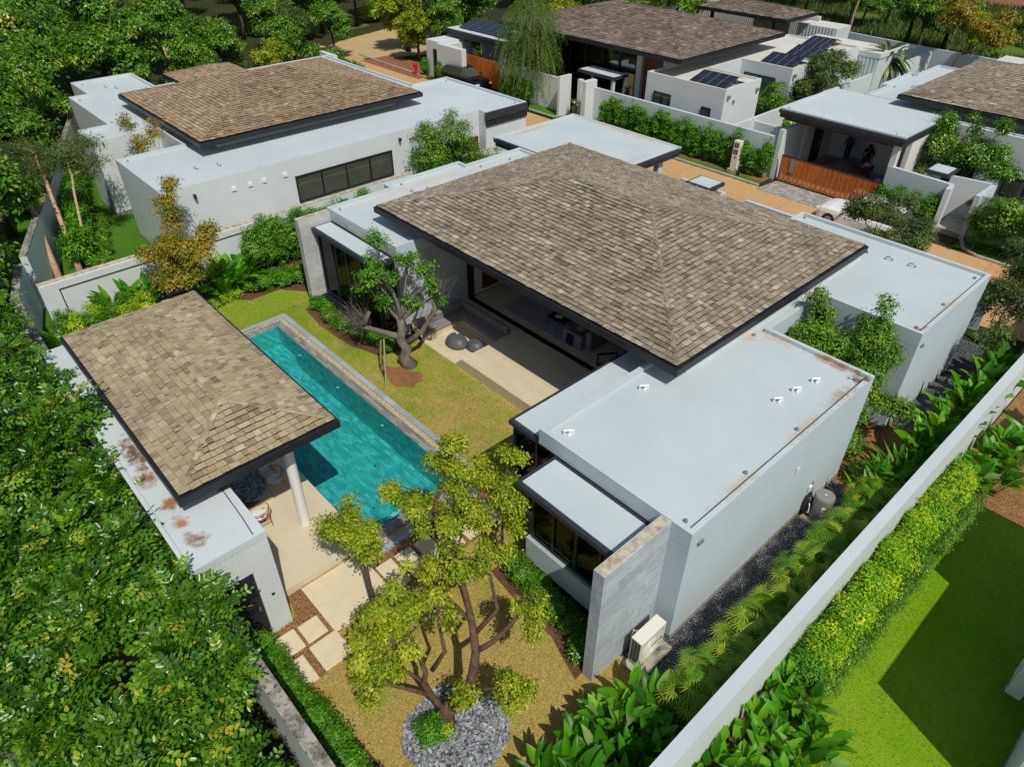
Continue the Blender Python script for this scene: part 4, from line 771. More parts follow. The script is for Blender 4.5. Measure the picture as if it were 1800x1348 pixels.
# solar arrays: each tilted table of panels is a thing
def solar(x0,x1,y0,y1,z,lab,nx=4,ny=2,back=True):
    t=thing('solar_array',lab,'solar panels',((x0+x1)/2,(y0+y1)/2,z),'solar panels on the flat roofs'); w,d=x1-x0,y1-y0; h0,h1=.12,.55
    for i in range(nx):
        for j in range(ny):
            a0=-w/2+w*i/nx+.015; a1=-w/2+w*(i+1)/nx-.015; b0=-d/2+d*j/ny+.015; b1=-d/2+d*(j+1)/ny-.015; za=h0+(h1-h0)*(j/ny); zb=h0+(h1-h0)*((j+1)/ny)
            m=MB(); m.add([(a0,b0,za),(a1,b0,za),(a1,b1,zb),(a0,b1,zb),(a0,b0,za-.03),(a1,b0,za-.03),(a1,b1,zb-.03),(a0,b1,zb-.03)],[(0,1,2,3),(7,6,5,4),(0,4,5,1),(1,5,6,2),(2,6,7,3),(3,7,4,0)]); pn=m.build('panel','solar_cell',t,local=True)
            f=MB(); e=.02
            f.add([(a0,b0,za+.004),(a1,b0,za+.004),(a1,b1,zb+.004),(a0,b1,zb+.004),(a0+e,b0+e,za+.005),(a1-e,b0+e,za+.005),(a1-e,b1-e,zb+.005),(a0+e,b1-e,zb+.005)],[(0,1,5,4),(1,2,6,5),(2,3,7,6),(3,0,4,7)]); f.build('frame','grey_metal',pn,local=True)
    m=MB(); [m.box(sx*w*.47-.02,sx*w*.47+.02,sy*d*.42-.02,sy*d*.42+.02,0,h1-.06 if sy>0 else h0) for sx in(-1,0,1) for sy in(-1,1)]; m.build('stand','grey_metal',t,local=True)
    if back:
        m=MB(); m.add([(-w/2,d/2+.05,h1),(w/2,d/2+.05,h1),(w/2,d/2+1.1,h0+.1),(-w/2,d/2+1.1,h0+.1)],[(0,1,2,3)]); m.add([(-w/2,d/2+.05,h1-.03),(w/2,d/2+.05,h1-.03),(w/2,d/2+1.1,h0+.07),(-w/2,d/2+1.1,h0+.07)],[(3,2,1,0)]); m.build('rear_panel','solar_cell',t,local=True)
solar(-27.9,-25.2,40.95,42.6,3.87,'dark solar panels on the nearest white box of the brown roofed house'); solar(-27.6,-25.1,48.9,50.5,3.87,'dark solar panels on the second white box, just right of the brown roof'); solar(-27.6,-25.2,52.2,54.0,3.87,'dark solar panels behind the second white box, third array from the road'); solar(-28.4,-26.4,55.8,57.6,3.87,'farthest dark solar panels partly hidden by the round garden tree')
# its carport, boxes, gates and street walls
cp=thing('carport','grey carport roof with dark fascia beside the willow','carport',(-49.5,42,0)); roof_slab(cp,-53.3,-45.5,40.9,44.6,3.6,th=.55,roof='roof_plain'); MB().box(-46.4,-46.1,41.2,41.5,0,3.1).build('post','wall_white',cp); MB().box(-52.8,-46,44.6,44.8,0,3.2).build('back_wall','wall_white',cp); MB().box(-50.2,-47.6,44.55,44.6,.2,2.2).build('opening','glass_dark',cp)
solar(-52.3,-47.0,41.6,43.6,3.6,'solar panels on the carport roof left of the willow',5,2,False)
gb=thing('gate_house','white walled bin store with dark door next to the wooden gates','outbuilding',(-52,39.8,0)); m=MB(); m.box(-53.6,-51.6,39.0,42.5,0,2.9); m.box(-51.6,-48.3,38.6,39.1,0,2.9); m.box(-51.6,-51.3,39.1,42,0,2.7); m.build('wall','wall_white',gb); MB().box(-52.6,-51.9,38.96,39.0,.0,2.3).build('door','metal_dark',gb)
wallthing('street_wall',[((-44.9,39.9),(-37.6,39.9))],2.4,.24,'white street wall between the wooden gates and the planter entrance, under the willow','wall_white','roof_plain')
wallthing('street_wall',[((-34.9,39.95),(-20.0,39.95))],2.4,.24,'long white street wall behind the row of clipped shrubs','wall_white','roof_plain')
m=MB(); m.box(-37.62,-37.4,38.9,40.1,0,2.8); m.box(-35.3,-34.9,38.95,40.1,0,2.9); m.box(-36.95,-36.6,40.3,40.6,0,2.5); m.box(-36.3,-36.0,40.8,41.1,0,2.5); tag(m.build('entrance_fins','wall_white'),'white upright fins framing the planter entrance of the brown roofed house','wall')
ec=thing('entrance_canopy','flat white canopy with dark edge over the planter entrance','canopy',(-36,41.3,0)); roof_slab(ec,-37.4,-33.9,40.7,42.3,3.1,th=.25,roof='roof_plain'); MB().box(-34.2,-34.0,40.8,41.0,0,2.85).box(-37.2,-37,42,42.2,0,2.85).build('post','wall_white',ec)
for i,(x,lab) in enumerate(((-36.6,'tall grey planter with spiky plant, left one at the fin walls'),(-35.8,'tall grey planter with spiky plant, right one at the fin walls'))):
    t=thing('planter',lab,'planter',(x,39.75,0)); MB().lathe((0,0,0),[(.13,0),(.22,.8),(.2,.8),(0,.76)],4,1,1,R(45)).build('pot','pot_grey',t,local=True)
    m=MB()
    for k in range(26):
        a=k*2.4; l=.45; m.add([(0,0,.76),(.22*math.cos(a+.12),.22*math.sin(a+.12),1.05),(l*math.cos(a),l*math.sin(a),1.1+.1*(k%3)),(.22*math.cos(a-.12),.22*math.sin(a-.12),1.05)],[(0,1,2,3)],random.random())
    m.build('plant','leaf_deep',t,local=True)
for (x0,x1,lab) in ((-53.0+5.9,-44.9,'solid brown timber gate leaf nearer the willow'),(-51.4,-47.2,'solid brown timber gate leaf behind the parked black car')):
    t=thing('wooden_gate',lab,'gate',((x0+x1)/2,40.2,0)); m=MB(); x=x0
    while x<x1-.05: m.box(x,min(x+.13,x1),40.15,40.20,.1,2.2,random.random()); x+=.138
    m.build('boards','wood_gate',t); MB().box(x0,x1,40.2,40.26,.1,.2).box(x0,x1,40.2,40.26,2.05,2.15).build('frame','metal_dark',t)
# ================================================================ right house across the road
H4=thing('right_house','white villa at the right edge with grey brown shingled roof and open carport','house',(-10,50,0))
hip_roof(H4,-16.35,-2.0,45.4,57.4,4.65,6.1,'shingle_main',.22,.16,.44,.02,51,wallmat='wall_beige',inset_wall=1.2,zwall=3.9)
flat_block(H4,[(-18.7,46.5),(-18.7,49.5),(-19.15,49.5),(-19.15,53.8),(-18.7,53.8),(-18.7,57.3),(-5,57.3),(-5,45.0),(-13.6,45.0),(-13.6,46.5)],0,3.99,roof='roof_plain')
roof_slab(H4,-20.65,-13.35,39.85,46.5,4.0,th=.46,roof='roof_plain')
m=MB(); [m.box(*q,3.96,4.06) for q in ((-20.6,-13.4,39.9,40.08),(-20.6,-20.42,40.08,46.5),(-13.58,-13.4,40.08,46.4))]; m.build('parapet','roof_plain',H4)
m=MB(); m.box(-20.4,-14,40.2,46.3,3.35,3.53); m.build('carport_ceiling','metal_dark',H4)
m=MB(); m.box(-20.2,-19.95,42.4,46.3,0,3.4); m.box(-19.95,-18.7,46.2,46.4,0,3.4); m.box(-17.2,-13.6,45.2,45.4,0,3.4); m.box(-14.0,-13.7,40.4,40.75,0,3.5); m.box(-13.75,-13.5,41.5,46,0,3.5); m.build('carport_wall','wall_inner',H4)
m=MB(); m.box(-19.94,-19.9,43.6,44.8,.05,2.4); o=m.build('door','metal_black',H4); MB().box(-19.9,-19.86,44.5,44.54,.9,1.3).build('handle','yellow_paint',o)
m=MB(); m.box(-13.4,-2,44.7,44.9,.0,3.95); m.build('wing_wall','wall_white',H4)
window_frame(H4,(-9.4,44.66),(-7.2,44.66),.9,2.0,2,.07,name='window',glassm='glass_dark')
MB().box(-12.8,-10.9,44.62,44.68,.3,3.0).build('entrance_door','wood_panel',H4)
roof_bits(H4,[(-20.3,40.3,4.0),(-14,40.2,4.0),(-20.2,46.1,3.87),(-18.9,46.8,3.87),(-18.8,53.4,3.87),(-18.4,49.8,3.87)])
for q in ((-17.6,50.5),(-16.6,52.6),(-17.0,51.6)): m=MB(); m.tube([(q[0],q[1],3.86),(q[0],q[1],4.0),(q[0]+.4,q[1]+.2,4.0),(q[0]+.4,q[1]+.2,3.86)],.06,6); m.build('vent_pipe','pvc_blue',H4)
roof_slab(H4,-12.15,-10.95,40.5,41.9,2.62,th=.2,roof='roof_plain',name='gate_canopy')
MB().box(-11.75,-11.4,40.6,40.9,0,2.42).build('gate_pier','wall_white',H4)
wallthing('street_wall',[((-20.15,39.75),(-20.15,42.4))],2.9,.26,'short raised white wall return at the left end of the slatted gate','wall_white','roof_plain')
wallthing('street_wall',[((-13.95,40.5),(-10.55,40.25)),((-10.55,40.2),(-10.45,39.4))],2.3,.24,'white street wall between the slatted gate and the narrow entrance','wall_white','roof_plain')
wallthing('street_wall',[((-11.1,41.5),(-9.0,41.9))],2.3,.2,'grey recessed wall at the back of the narrow entrance','wall_white','roof_plain')
wallthing('street_wall',[((-9.1,39.6),(-9.1,41.9)),((-9.1,39.95),(6,39.6))],2.3,.24,'white street wall right of the narrow entrance, half hidden by trees','wall_white','roof_plain')
tag(MB().box(-10.5,-9.2,39.6,41.4,-.02,.25).build('entrance_step','concrete'),'stained concrete step inside the narrow entrance','step')
tag(MB().bx((-9.75,41.6,1.15),(.35,.06,.3),.2).build('wall_plaque','wood_chair'),'small orange brown plaque on the grey entrance wall','plaque')
wallthing('garden_wall',[((-23.6,40.1),(-23.6,69.5))],2.3,.2,'white party wall between the two houses across the road','wall_white','roof_plain')
wallthing('garden_wall',[((-21.0,42.5),(-23.5,42.6)),((-21.0,40.1),(-21.0,42.5))],2.1,.2,'small grey blue yard wall left of the slatted gate','wall_white','roof_plain')
wallthing('garden_wall',[((-35,72.3),(-24.5,70.9)),((-24.5,70.9),(-5,70.0))],2.3,.2,'long rear white wall separating the gardens from the meadow','wall_white','roof_plain')
wallthing('garden_wall',[((-48,69.5),(-47.9,58)),((-48,69.5),(-42,70.5))],3.2,.2,'tall white wall panel behind the brown roof','wall_white','roof_plain')
tb=thing('store_building','small white corrugated box on the rear wall at the right','store',(-17,67,0)); corr_box(tb,-17.9,-16.2,66.8,69,3.0)
# slatted sliding gate
t=thing('slatted_gate','orange timber slatted sliding gate across the open carport','gate',(-16.8,39.7,0)); x=-19.72; k=0
while x<-13.75:
    if k%13==12: x+=.03
    m=None; x+=.105; k+=1
m=MB(); x=-19.7; k=0
while x<-13.75: m.box(x,x+(.062 if k%3 else .085),39.68,39.71,.08,1.55,random.random()); x+=.098; k+=1
m.build('slats','wood_gate',t)
m=MB(); [m.box(-19.75,-13.7,39.71,39.76,z,z+.06) for z in (.06,.55,1.05,1.5)]; [m.box(x,x+.06,39.71,39.76,.06,1.56) for x in (-19.75,-16.75,-13.76)]; m.box(-19.75,-13.7,39.66,39.77,1.555,1.585); m.build('frame','metal_dark',t)
MB().box(-19.1,-18.85,39.64,39.67,.7,1.5).build('lock_plate','grey_metal',t)
# things in the carport
tag(MB().lathe((-18.0,44.2,.02),[(1.3,0),(1.0,.22),(.6,.45),(.25,.62),(0,.68)],18,1.1,.8,.3).build('sand_pile','sand_pile',smooth=True),'heap of grey sand on the floor of the open carport','sand pile')
def bucket(x,y,mat,lab,s=1):
    t=thing('bucket',lab,'bucket',(x,y,.02),None); m=MB(); m.lathe((0,0,0),[(.13*s,0),(.165*s,.34*s),(.15*s,.34*s),(.12*s,.05*s),(0,.05*s)],16); m.build('body',mat,t,local=True); MB().tube([(.16*s*math.cos(a),0,.34*s+.12*s*math.sin(a)) for a in np.linspace(0,math.pi,8)],.006,4).build('handle','metal_dark',t,local=True)
bucket(-16.9,42.6,'white_plastic','white bucket standing just behind the slatted gate, alone'); bucket(-15.35,43.5,'white_plastic','white bucket nearest the crouched worker in the carport'); bucket(-14.75,43.9,'white_plastic','larger white bucket closest to the carport pier',1.25); bucket(-15.1,44.5,'grey_metal','small grey pail between the white buckets',.8); bucket(-16.7,44.7,'red_paint','red bucket leaning near the sand heap in the carport',1.1)
# bin / meter column and small bollard
t=thing('meter_box','cream utility meter pillar with two dials standing in front of the clipped shrubs','utility pillar',(-22.2,38.8,.0)); MB().box(-.32,.32,-.28,.28,0,.3).build('base','wall_cap_tan',t,local=True,bevel=.02); MB().box(-.22,.22,-.17,.17,.3,2.0).build('pillar','ac_beige',t,local=True,bevel=.02)
for z in (1.75,1.35): o=MB().box(-.13,.13,-.19,-.17,z-.12,z+.12).build('meter_window','metal_dark',t,local=True); MB().tube([(0,-.195,z),(0,-.2,z)],.07,14).build('dial','grey_metal',o,local=True)
MB().box(-.03,.06,-.175,-.17,.95,1.1).build('mark','metal_dark',t,local=True)
t=thing('bollard_light','short dark bollard light beside the cream meter pillar','bollard',(-21.7,38.55,.06)); MB().box(-.06,.06,-.06,.06,0,.6).build('post','metal_dark',t,local=True); MB().box(-.07,.07,-.07,.07,.6,.64).build('cap','grey_metal',t,local=True)
t=thing('fire_hydrant','red fire hydrant on bare soil by the far lane','fire hydrant',(-54.3,38.2,0)); MB().lathe((0,0,0),[(.2,0),(.2,.06),(.12,.08),(.12,.8),(.16,.82),(.16,.9),(.12,1.0),(0,1.06)],16).build('barrel','hydrant_red',t,local=True)
for a in (0,math.pi): MB().tube([(.1*math.cos(a),0,.72),(.26*math.cos(a),0,.72)],.07,10).build('outlet','hydrant_red',t,local=True)
# ================================================================ near neighbour house on the right edge (mostly outside the frame)
H5=thing('neighbour_house','pale wall and slate corner of the next house at the bottom right edge','house',(6,16,0))
flat_block(H5,[(1.95,11.78),(9,11.78),(9,19.8),(1.45,19.8),(1.45,16.25),(1.95,16.25)],0,4.0)
ac_unit(1.45,14.85,.35,R(-90),'grey air conditioner unit at the right edge in the lawn shade')
# ================================================================ vegetation
def _nrm(a): return a/np.maximum(np.linalg.norm(a,axis=1,keepdims=True),1e-9)
def leaves(C,N,D,L,W,fold=.12,oval=False):
    if oval:
        n=len(C); N=_nrm(N); D=_nrm(D-N*(D*N).sum(1,keepdims=True)); Sd=np.cross(D,N); L=np.asarray(L,float).reshape(-1,1); W=np.asarray(W,float).reshape(-1,1)
        a=C+D*L*.28; b=C+D*L*.68
        V=np.stack([C,a+Sd*W*.46+N*W*fold,b+Sd*W*.42+N*W*fold*.7-N*L*.03,C+D*L-N*L*.12,b-Sd*W*.42+N*W*fold*.7-N*L*.03,a-Sd*W*.46+N*W*fold],1).reshape(-1,3)
        i=np.arange(n)*6; F=np.stack([i,i+3,i+2,i+1,i,i+5,i+4,i+3],1).reshape(-1,4); return V,F
    n=len(C); N=_nrm(N); D=_nrm(D-N*(D*N).sum(1,keepdims=True)); Sd=np.cross(D,N); L=np.broadcast_to(np.asarray(L,float).reshape(-1,1),(n,1)); W=np.broadcast_to(np.asarray(W,float).reshape(-1,1),(n,1))
    mid=C+D*L*.42; V=np.stack([C,mid+Sd*W*.5+N*W*fold,C+D*L-N*L*.10,mid-Sd*W*.5+N*W*fold],1).reshape(-1,3)
    i=np.arange(n)*4; F=np.stack([i,i+2,i+1,i,i+3,i+2],1).reshape(-1,3); return V,F
def sublobes(lobes,k,f,seed):
    g=np.random.default_rng(seed+55); out=[]
    for l in lobes:
        for _ in range(k):
            d=g.normal(size=3); d/=np.linalg.norm(d); d*=g.uniform(.45,.95); s=g.uniform(.75,1.25)*f
            out.append((l[0]+d[0]*l[3],l[1]+d[1]*l[4],l[2]+d[2]*l[5],l[3]*s,l[4]*s,l[5]*s*1.05))
    return out
def lobe_clusters(lobes,ncl,rg,shell=.55,upb=.25):
    cs=[];ds=[];ls=[]
    vol=np.array([l[3]*l[4]*l[5] for l in lobes])**(2/3); nn=np.maximum(3,(ncl*vol/vol.sum()).astype(int))
    for l,k in zip(lobes,nn):
        d=_nrm(rg.normal(size=(k,3))+np.array([0,0,upb])); fr=rg.uniform(shell,1,k)[:,None]*rg.uniform(.8,1.15,k)[:,None]
        cs.append(np.array(l[:3])+d*fr*np.array(l[3:6])); ds.append(d); ls+= [l]*k
    return np.vstack(cs),np.vstack(ds)
def foliage(name,lobes,mat,parent=None,ncl=120,per=60,cr=.28,L=.1,W=.055,seed=0,shell=.5,droop=0,upb=.25,pinnate=False,base=(0,0,0),label=None,kindr=.18,extra=None,up=.7,oval=False,lv=.11):
    rg=np.random.default_rng(seed); Cc,Dc=lobe_clusters(lobes,ncl,rg,shell,upb)
    if extra is not None: Cc=np.vstack([Cc,extra]); Dc=np.vstack([Dc,_nrm(rg.normal(size=(len(extra),3))+[0,0,.3])])
    k=len(Cc); tone=rg.normal(.5,kindr,k)
    if not pinnate:
        off=rg.normal(size=(k,per,3))*cr*.55*np.array([1,1,.62]); P=(Cc[:,None]+off).reshape(-1,3)
        N=(Dc[:,None]*.5+np.array([0,0,up])+rg.normal(size=(k,per,3))*.45+off*.6/cr).reshape(-1,3)
        D=(Dc[:,None]*.5+off/cr+rg.normal(size=(k,per,3))*.5-np.array([0,0,droop])).reshape(-1,3)
        T=np.repeat(tone,per)
    else:
        ns=max(1,per//9); m_=9; off=rg.normal(size=(k,ns,3))*cr*.6*np.array([1,1,.6])
        rd=_nrm((Dc[:,None]*.6+off/cr+rg.normal(size=(k,ns,3))*.5-np.array([0,0,.15])).reshape(-1,3)); rN=_nrm((np.array([0,0,.9])+Dc[:,None]*.35+rg.normal(size=(k,ns,3))*.3).reshape(-1,3)); rN=_nrm(rN-rd*(rN*rd).sum(1,keepdims=True)); rs=np.cross(rd,rN)
        B=(Cc[:,None]+off).reshape(-1,3); s=len(B); idx=np.arange(m_); t_=((idx//2)+.6)/(m_/2)*.30*L/.1; side=np.where(idx%2==0,1,-1).astype(float); side[-1]=0
        P=(B[:,None]+rd[:,None]*t_[None,:,None]-np.array([0,0,1])*(t_**2)[None,:,None]*.5).reshape(-1,3)
        D=(rd[:,None]*.65+rs[:,None]*side[None,:,None]+rg.normal(size=(s,m_,3))*.12).reshape(-1,3); N=(rN[:,None]+rg.normal(size=(s,m_,3))*.16+0*D.reshape(s,m_,3)).reshape(-1,3); T=np.repeat(np.repeat(tone,ns)+rg.normal(0,.10,s),m_)
    n=len(P); sz=rg.uniform(.7,1.25,n); V,F=leaves(P,N,D,L*sz,W*sz,.12,pinnate or oval); r=np.clip(T+rg.normal(0,lv,n),0,1); V=V-np.array(base)
    return raw(name,V,F,np.repeat(r,2),mat,parent),Cc
def bez(p0,p1,rg,n=6,sag=.12,up=0):
    p0,p1=np.array(p0,float),np.array(p1,float); L=np.linalg.norm(p1-p0); m_=(p0+p1)/2+rg.normal(size=3)*L*sag+np.array([0,0,up*L]); t=np.linspace(0,1,n)[:,None]
    return (1-t)**2*p0+2*t*(1-t)*m_+t*t*p1
def tree(name,label,cat,base,lobes,leafm,barkm,trunk=None,r0=.14,ncl=140,per=60,cr=.3,L=.1,W=.055,seed=0,limbs=True,twigs=40,group=None,pinnate=False,shell=.5,droop=0,forks=None,fl=None,up=.7,wob=.15,sub=3,subf=.64,kindr=.2):
    rg=np.random.default_rng(seed+900); t=thing(name,label,cat,base,group)
    fo,Cc=foliage('crown',sublobes(lobes,sub,subf,seed) if sub else lobes,leafm,t,ncl,per,cr,L,W,seed,shell,droop,.25,pinnate,base,up=up,kindr=kindr)
    m=MB(); cen=np.mean([l[:3] for l in lobes],axis=0); zmin=min(l[2]-l[5]*.6 for l in lobes)
    if trunk is None: trunk=[base,(base[0]+rg.normal()*wob,base[1]+rg.normal()*wob,base[2]+(zmin-base[2])*.6),(base[0]*.6+cen[0]*.4,base[1]*.6+cen[1]*.4,max(zmin,base[2]+.4))]
    tp=[tuple(p) for p in trunk]; k=len(tp); tp[0]=(tp[0][0],tp[0][1],tp[0][2]-.1)
    rad=[r0*(1.35 if i==0 else 1)*(1-.45*i/(k-1)) for i in range(k)]
    m.tube(tp,rad,10)
    end=tp[-1]
    if limbs:
        for l in lobes:
            s=end if fl is None else forks[fl[lobes.index(l)]]
            pts=bez((s[0],s[1],s[2]-.05),l[:3],rg,6,.14,.05); m.tube([tuple(p) for p in pts],[r0*.38*(1-.75*i/5) for i in range(6)],6)
    if twigs:
        ii=rg.choice(len(Cc),min(twigs,len(Cc)),replace=False); lc=np.array([l[:3] for l in lobes])
        for i in ii:
            j=np.argmin(((lc-Cc[i])**2).sum(1)); pts=bez(lc[j]+(Cc[i]-lc[j])*.05,Cc[i],rg,4,.1); m.tube([tuple(p) for p in pts],[r0*.14,r0*.11,r0*.08,.004],4)
    m.build('trunk',barkm,t,smooth=True); return t
def lb(x,y,z,r,ry=None,rz=None): return (x,y,z,r,ry or r,rz or r*.75)

# ---- the multi-stemmed tree on the slate chips in front
base=(-7.10,4.45,0)
rocks=MB()
rg=random.Random(12); rocks_poly=[(-7.75,3.72),(-7.95,4.9),(-7.3,5.4),(-6.5,5.75),(-5.85,5.35),(-5.6,4.5),(-5.9,3.9),(-6.3,3.4),(-7.2,3.3)]
def inside(x,y,P):
    c=False; n=len(P)
    for i in range(n):
        (x1,y1),(x2,y2)=P[i],P[i-1]
        if (y1>y)!=(y2>y) and x<(x2-x1)*(y-y1)/(y2-y1)+x1: c=not c
    return c
flatpoly('slate_bed',rocks_poly,-.002,'gravel_dark')
for k in range(3400):
    x,y=rg.uniform(-8,-5.5),rg.uniform(3.2,5.8)
    if not inside(x,y,rocks_poly): continue
    s=rg.uniform(.018,.05); a=rg.uniform(0,6.28); tl=rg.uniform(-.5,.5)
    rocks.bx((x,y,rg.uniform(.0,.03)),(s*2,s*rg.uniform(.9,1.4),s*rg.uniform(.4,.9)),a,(tl,rg.choice('XY')),rg.random())
t=NT('slate_chip'); r=attr(t); c=t.ramp(r,[(0,'#5d6268'),(.4,'#7d8389'),(.8,'#9ba0a4'),(.95,'#b3b5b4'),(1,'#a08b76')]); t.fin(c,.6,0,t.bump(t.noise(t.pos(),30,4),.4,.01),.4)
tag(rocks.build('slate_chips','slate_chip'),'patch of loose grey slate chips round the foot of the multi stemmed tree','stone chips',None,'stuff')
T=thing('garden_tree','yellow green multi stemmed tree with bare twisting trunks on the grey chip bed','tree',base)
lob=[lb(-10.13,7.25,4.5,.62,.62,.5),lb(-10.3,6.2,3.9,.75,.7,.45),lb(-9.4,6.15,3.9,.7,.6,.5),lb(-8.75,6.6,4.1,.6,.6,.45),lb(-9.55,7.0,4.2,.5),lb(-8.3,5.9,3.5,.65,.6,.4),lb(-7.9,6.5,3.3,.5,.5,.35),lb(-7.7,4.9,3.1,.45,.45,.3),
 lb(-8.55,4.45,3.0,.75,.6,.4),lb(-8.7,3.95,2.7,.6,.55,.4),lb(-8.0,4.0,2.6,.6,.5,.35),lb(-8.45,3.55,2.1,.5,.5,.35),lb(-7.85,3.6,2.15,.5,.4,.3),lb(-7.9,3.2,1.7,.42,.4,.3),
 lb(-6.75,6.75,2.9,.5,.42,.3),lb(-6.45,6.5,2.6,.35,.35,.22),lb(-6.0,5.3,1.9,.5,.4,.22),lb(-5.75,5.55,1.7,.4,.35,.2),lb(-6.7,4.75,1.35,.28,.28,.2),lb(-8.7,5.2,3.3,.45,.5,.3)]
fo,Cc=foliage('crown',sublobes(lob,6,.36,3),'leaf_yellowgreen',T,900,34,.16,.085,.045,61,.2,.1,.25,False,base,kindr=.24,oval=True)
m=MB(); g=np.random.default_rng(5)
def path(pts,r,seg=10): m.tube(pts,r,seg)
path([(-7.08,4.43,-.1),(-7.1,4.45,.15),(-7.12,4.5,.35),(-7.05,4.62,.6)],[.27,.21,.2,.19],12)
path([(-7.05,4.6,.5),(-6.85,4.85,.9),(-6.85,5.1,1.5),(-7.0,5.35,2.0),(-7.35,5.55,2.5),(-7.8,5.75,2.9),(-8.2,5.9,3.3)],[.155,.13,.112,.098,.082,.066,.045])
path([(-7.0,5.35,2.0),(-6.8,5.7,2.25),(-6.75,6.2,2.5),(-6.75,6.7,2.8)],[.07,.06,.045,.03],8)
path([(-7.2,5.5,2.3),(-7.0,6.0,2.9),(-7.6,6.3,3.3)],[.06,.05,.04],8)
path([(-7.35,5.55,2.5),(-8.2,5.5,2.6),(-9.0,6.0,3.2),(-9.5,6.15,3.7),(-9.9,6.8,4.1),(-10.1,7.2,4.4)],[.06,.058,.052,.042,.032,.022],8)
path([(-7.15,4.5,.4),(-7.45,4.35,.8),(-7.6,4.3,1.2),(-7.55,4.35,1.6),(-7.9,4.4,2.1),(-8.3,4.4,2.7)],[.105,.085,.072,.06,.045,.032],9)
path([(-7.45,4.35,.8),(-7.75,4.05,1.0),(-8.0,3.75,1.2),(-8.1,3.5,1.6)],[.06,.05,.04,.03],7)
path([(-7.6,4.3,1.2),(-7.9,4.1,1.5),(-8.3,3.9,2.0)],[.05,.04,.03],7)
path([(-7.5,4.5,1.6),(-7.4,4.8,2.1),(-7.7,4.9,2.9)],[.06,.05,.03],7)
path([(-6.85,5.05,1.2),(-6.5,5.1,1.4),(-6.1,5.3,1.75)],[.045,.035,.02],6)
lc=np.array([l[:3] for l in lob])
for i in g.choice(len(Cc),300,replace=False):
    j=np.argmin(((lc-Cc[i])**2).sum(1)); pts=bez(lc[j],Cc[i],g,4,.12); m.tube([tuple(p) for p in pts],[.022,.016,.011,.005],5)
for a,b in ((0,4),(1,2),(3,2),(4,2),(5,3),(6,5),(8,9),(9,10),(11,10),(12,13),(14,15),(16,17),(19,5),(7,10)):
    pts=bez(lc[b],lc[a],g,5,.1); m.tube([tuple(p) for p in pts],[.03,.026,.022,.018,.013],6)
m.build('trunk','bark_brown',T,smooth=True)
# small glossy shrub at its foot
def shrub(name,label,x,y,r,h,mat,ncl=60,per=60,L=.07,W=.04,seed=0,group=None,z=0,cr=.14,ry=None,kindr=.18,lv=.11):
    t=thing(name,label,'shrub',(x,y,z),group); foliage('foliage',[(x,y,z+h*.5,r,ry or r,h*.5)],mat,t,ncl,per,cr,L,W,seed,.35,0,.35,base=(x,y,z),kindr=kindr,lv=lv)
    m=MB(); g=random.Random(seed)
    for k in range(6):
        a=g.uniform(0,6.28); m.tube([(x,y,z-.02),(x+r*.4*math.cos(a),y+r*.4*math.sin(a),z+h*.45),(x+r*.7*math.cos(a),y+r*.7*math.sin(a),z+h*.8)],[.02,.012,.005],5)
    m.build('stem','bark_brown',t); return t
shrub('shrub','small dense dark green shrub at the foot of the multi stemmed tree',-7.12,4.02,.3,.5,'leaf_fresh',60,60,.06,.035,3)
shrub('shrub','tiny yellowish sprout right beside the trunk on the chip bed',-6.85,4.3,.1,.3,'leaf_golden',8,40,.05,.03,4)
# ---- poolside and window side small trees
tree('garden_tree','slim leaning yellow green tree over the cream terrace, left of the path','tree',(-10.75,4.95,0),[lb(-11.35,4.95,2.5,.5,.5,.4),lb(-11.75,4.6,2.6,.35,.4,.3),lb(-11.0,5.05,2.6,.4,.4,.4),lb(-11.0,5.2,2.0,.35,.3,.35),lb(-11.7,5.1,2.9,.3,.3,.3)],'leaf_yellowgreen','bark_brown',[(-10.75,4.95,0),(-10.95,5.0,.8),(-11.05,5.05,1.5),(-11.2,5.0,2.0)],.075,150,46,.19,.09,.048,71,shell=.3,sub=6,subf=.38)
tree('garden_tree','thin forked yellow green tree beside the glass bedroom corner','tree',(-9.45,8.45,0),[lb(-9.75,8.5,3.0,.5,.5,.4),lb(-10.3,8.4,3.0,.4,.45,.35),lb(-9.2,8.6,2.9,.42,.4,.3),lb(-9.9,9.0,3.5,.33,.33,.3),lb(-9.0,8.3,2.4,.35,.3,.25)],'leaf_yellowgreen','bark_grey',[(-9.45,8.45,0),(-9.55,8.4,.7),(-9.5,8.35,1.3),(-9.6,8.45,1.9)],.055,150,46,.19,.09,.048,72,shell=.3,sub=6,subf=.38)
# ---- old gnarled tree by the bay window
T=tree('gnarled_tree','old gnarled tree with thick twisted trunk and sparse fresh leaves by the bay window','tree',(-19.1,12.15,0),
 [lb(-20.2,11.9,3.6,.7,.6,.5),lb(-20.8,11.6,3.1,.6,.6,.45),lb(-21.3,12.2,3.5,.5,.4,.5),lb(-20.9,12.5,4.5,.45,.4,.5),lb(-19.9,13.0,3.9,.6,.5,.5),lb(-19.3,13.5,3.6,.5,.5,.5),lb(-18.6,13.3,2.9,.4,.4,.4),lb(-19.2,12.6,2.3,.45,.4,.5),lb(-20.2,12.0,2.3,.4,.4,.4),lb(-18.5,13.2,3.5,.35,.3,.25)],
 'leaf_fresh','bark_grey',[(-19.1,12.15,0),(-19.32,12.0,.35),(-19.25,12.15,.7),(-19.5,12.05,1.05),(-19.45,12.15,1.5),(-19.6,12.2,1.8)],.25,170,34,.17,.10,.055,81,twigs=180,shell=.3,sub=4,subf=.42)
m=MB()
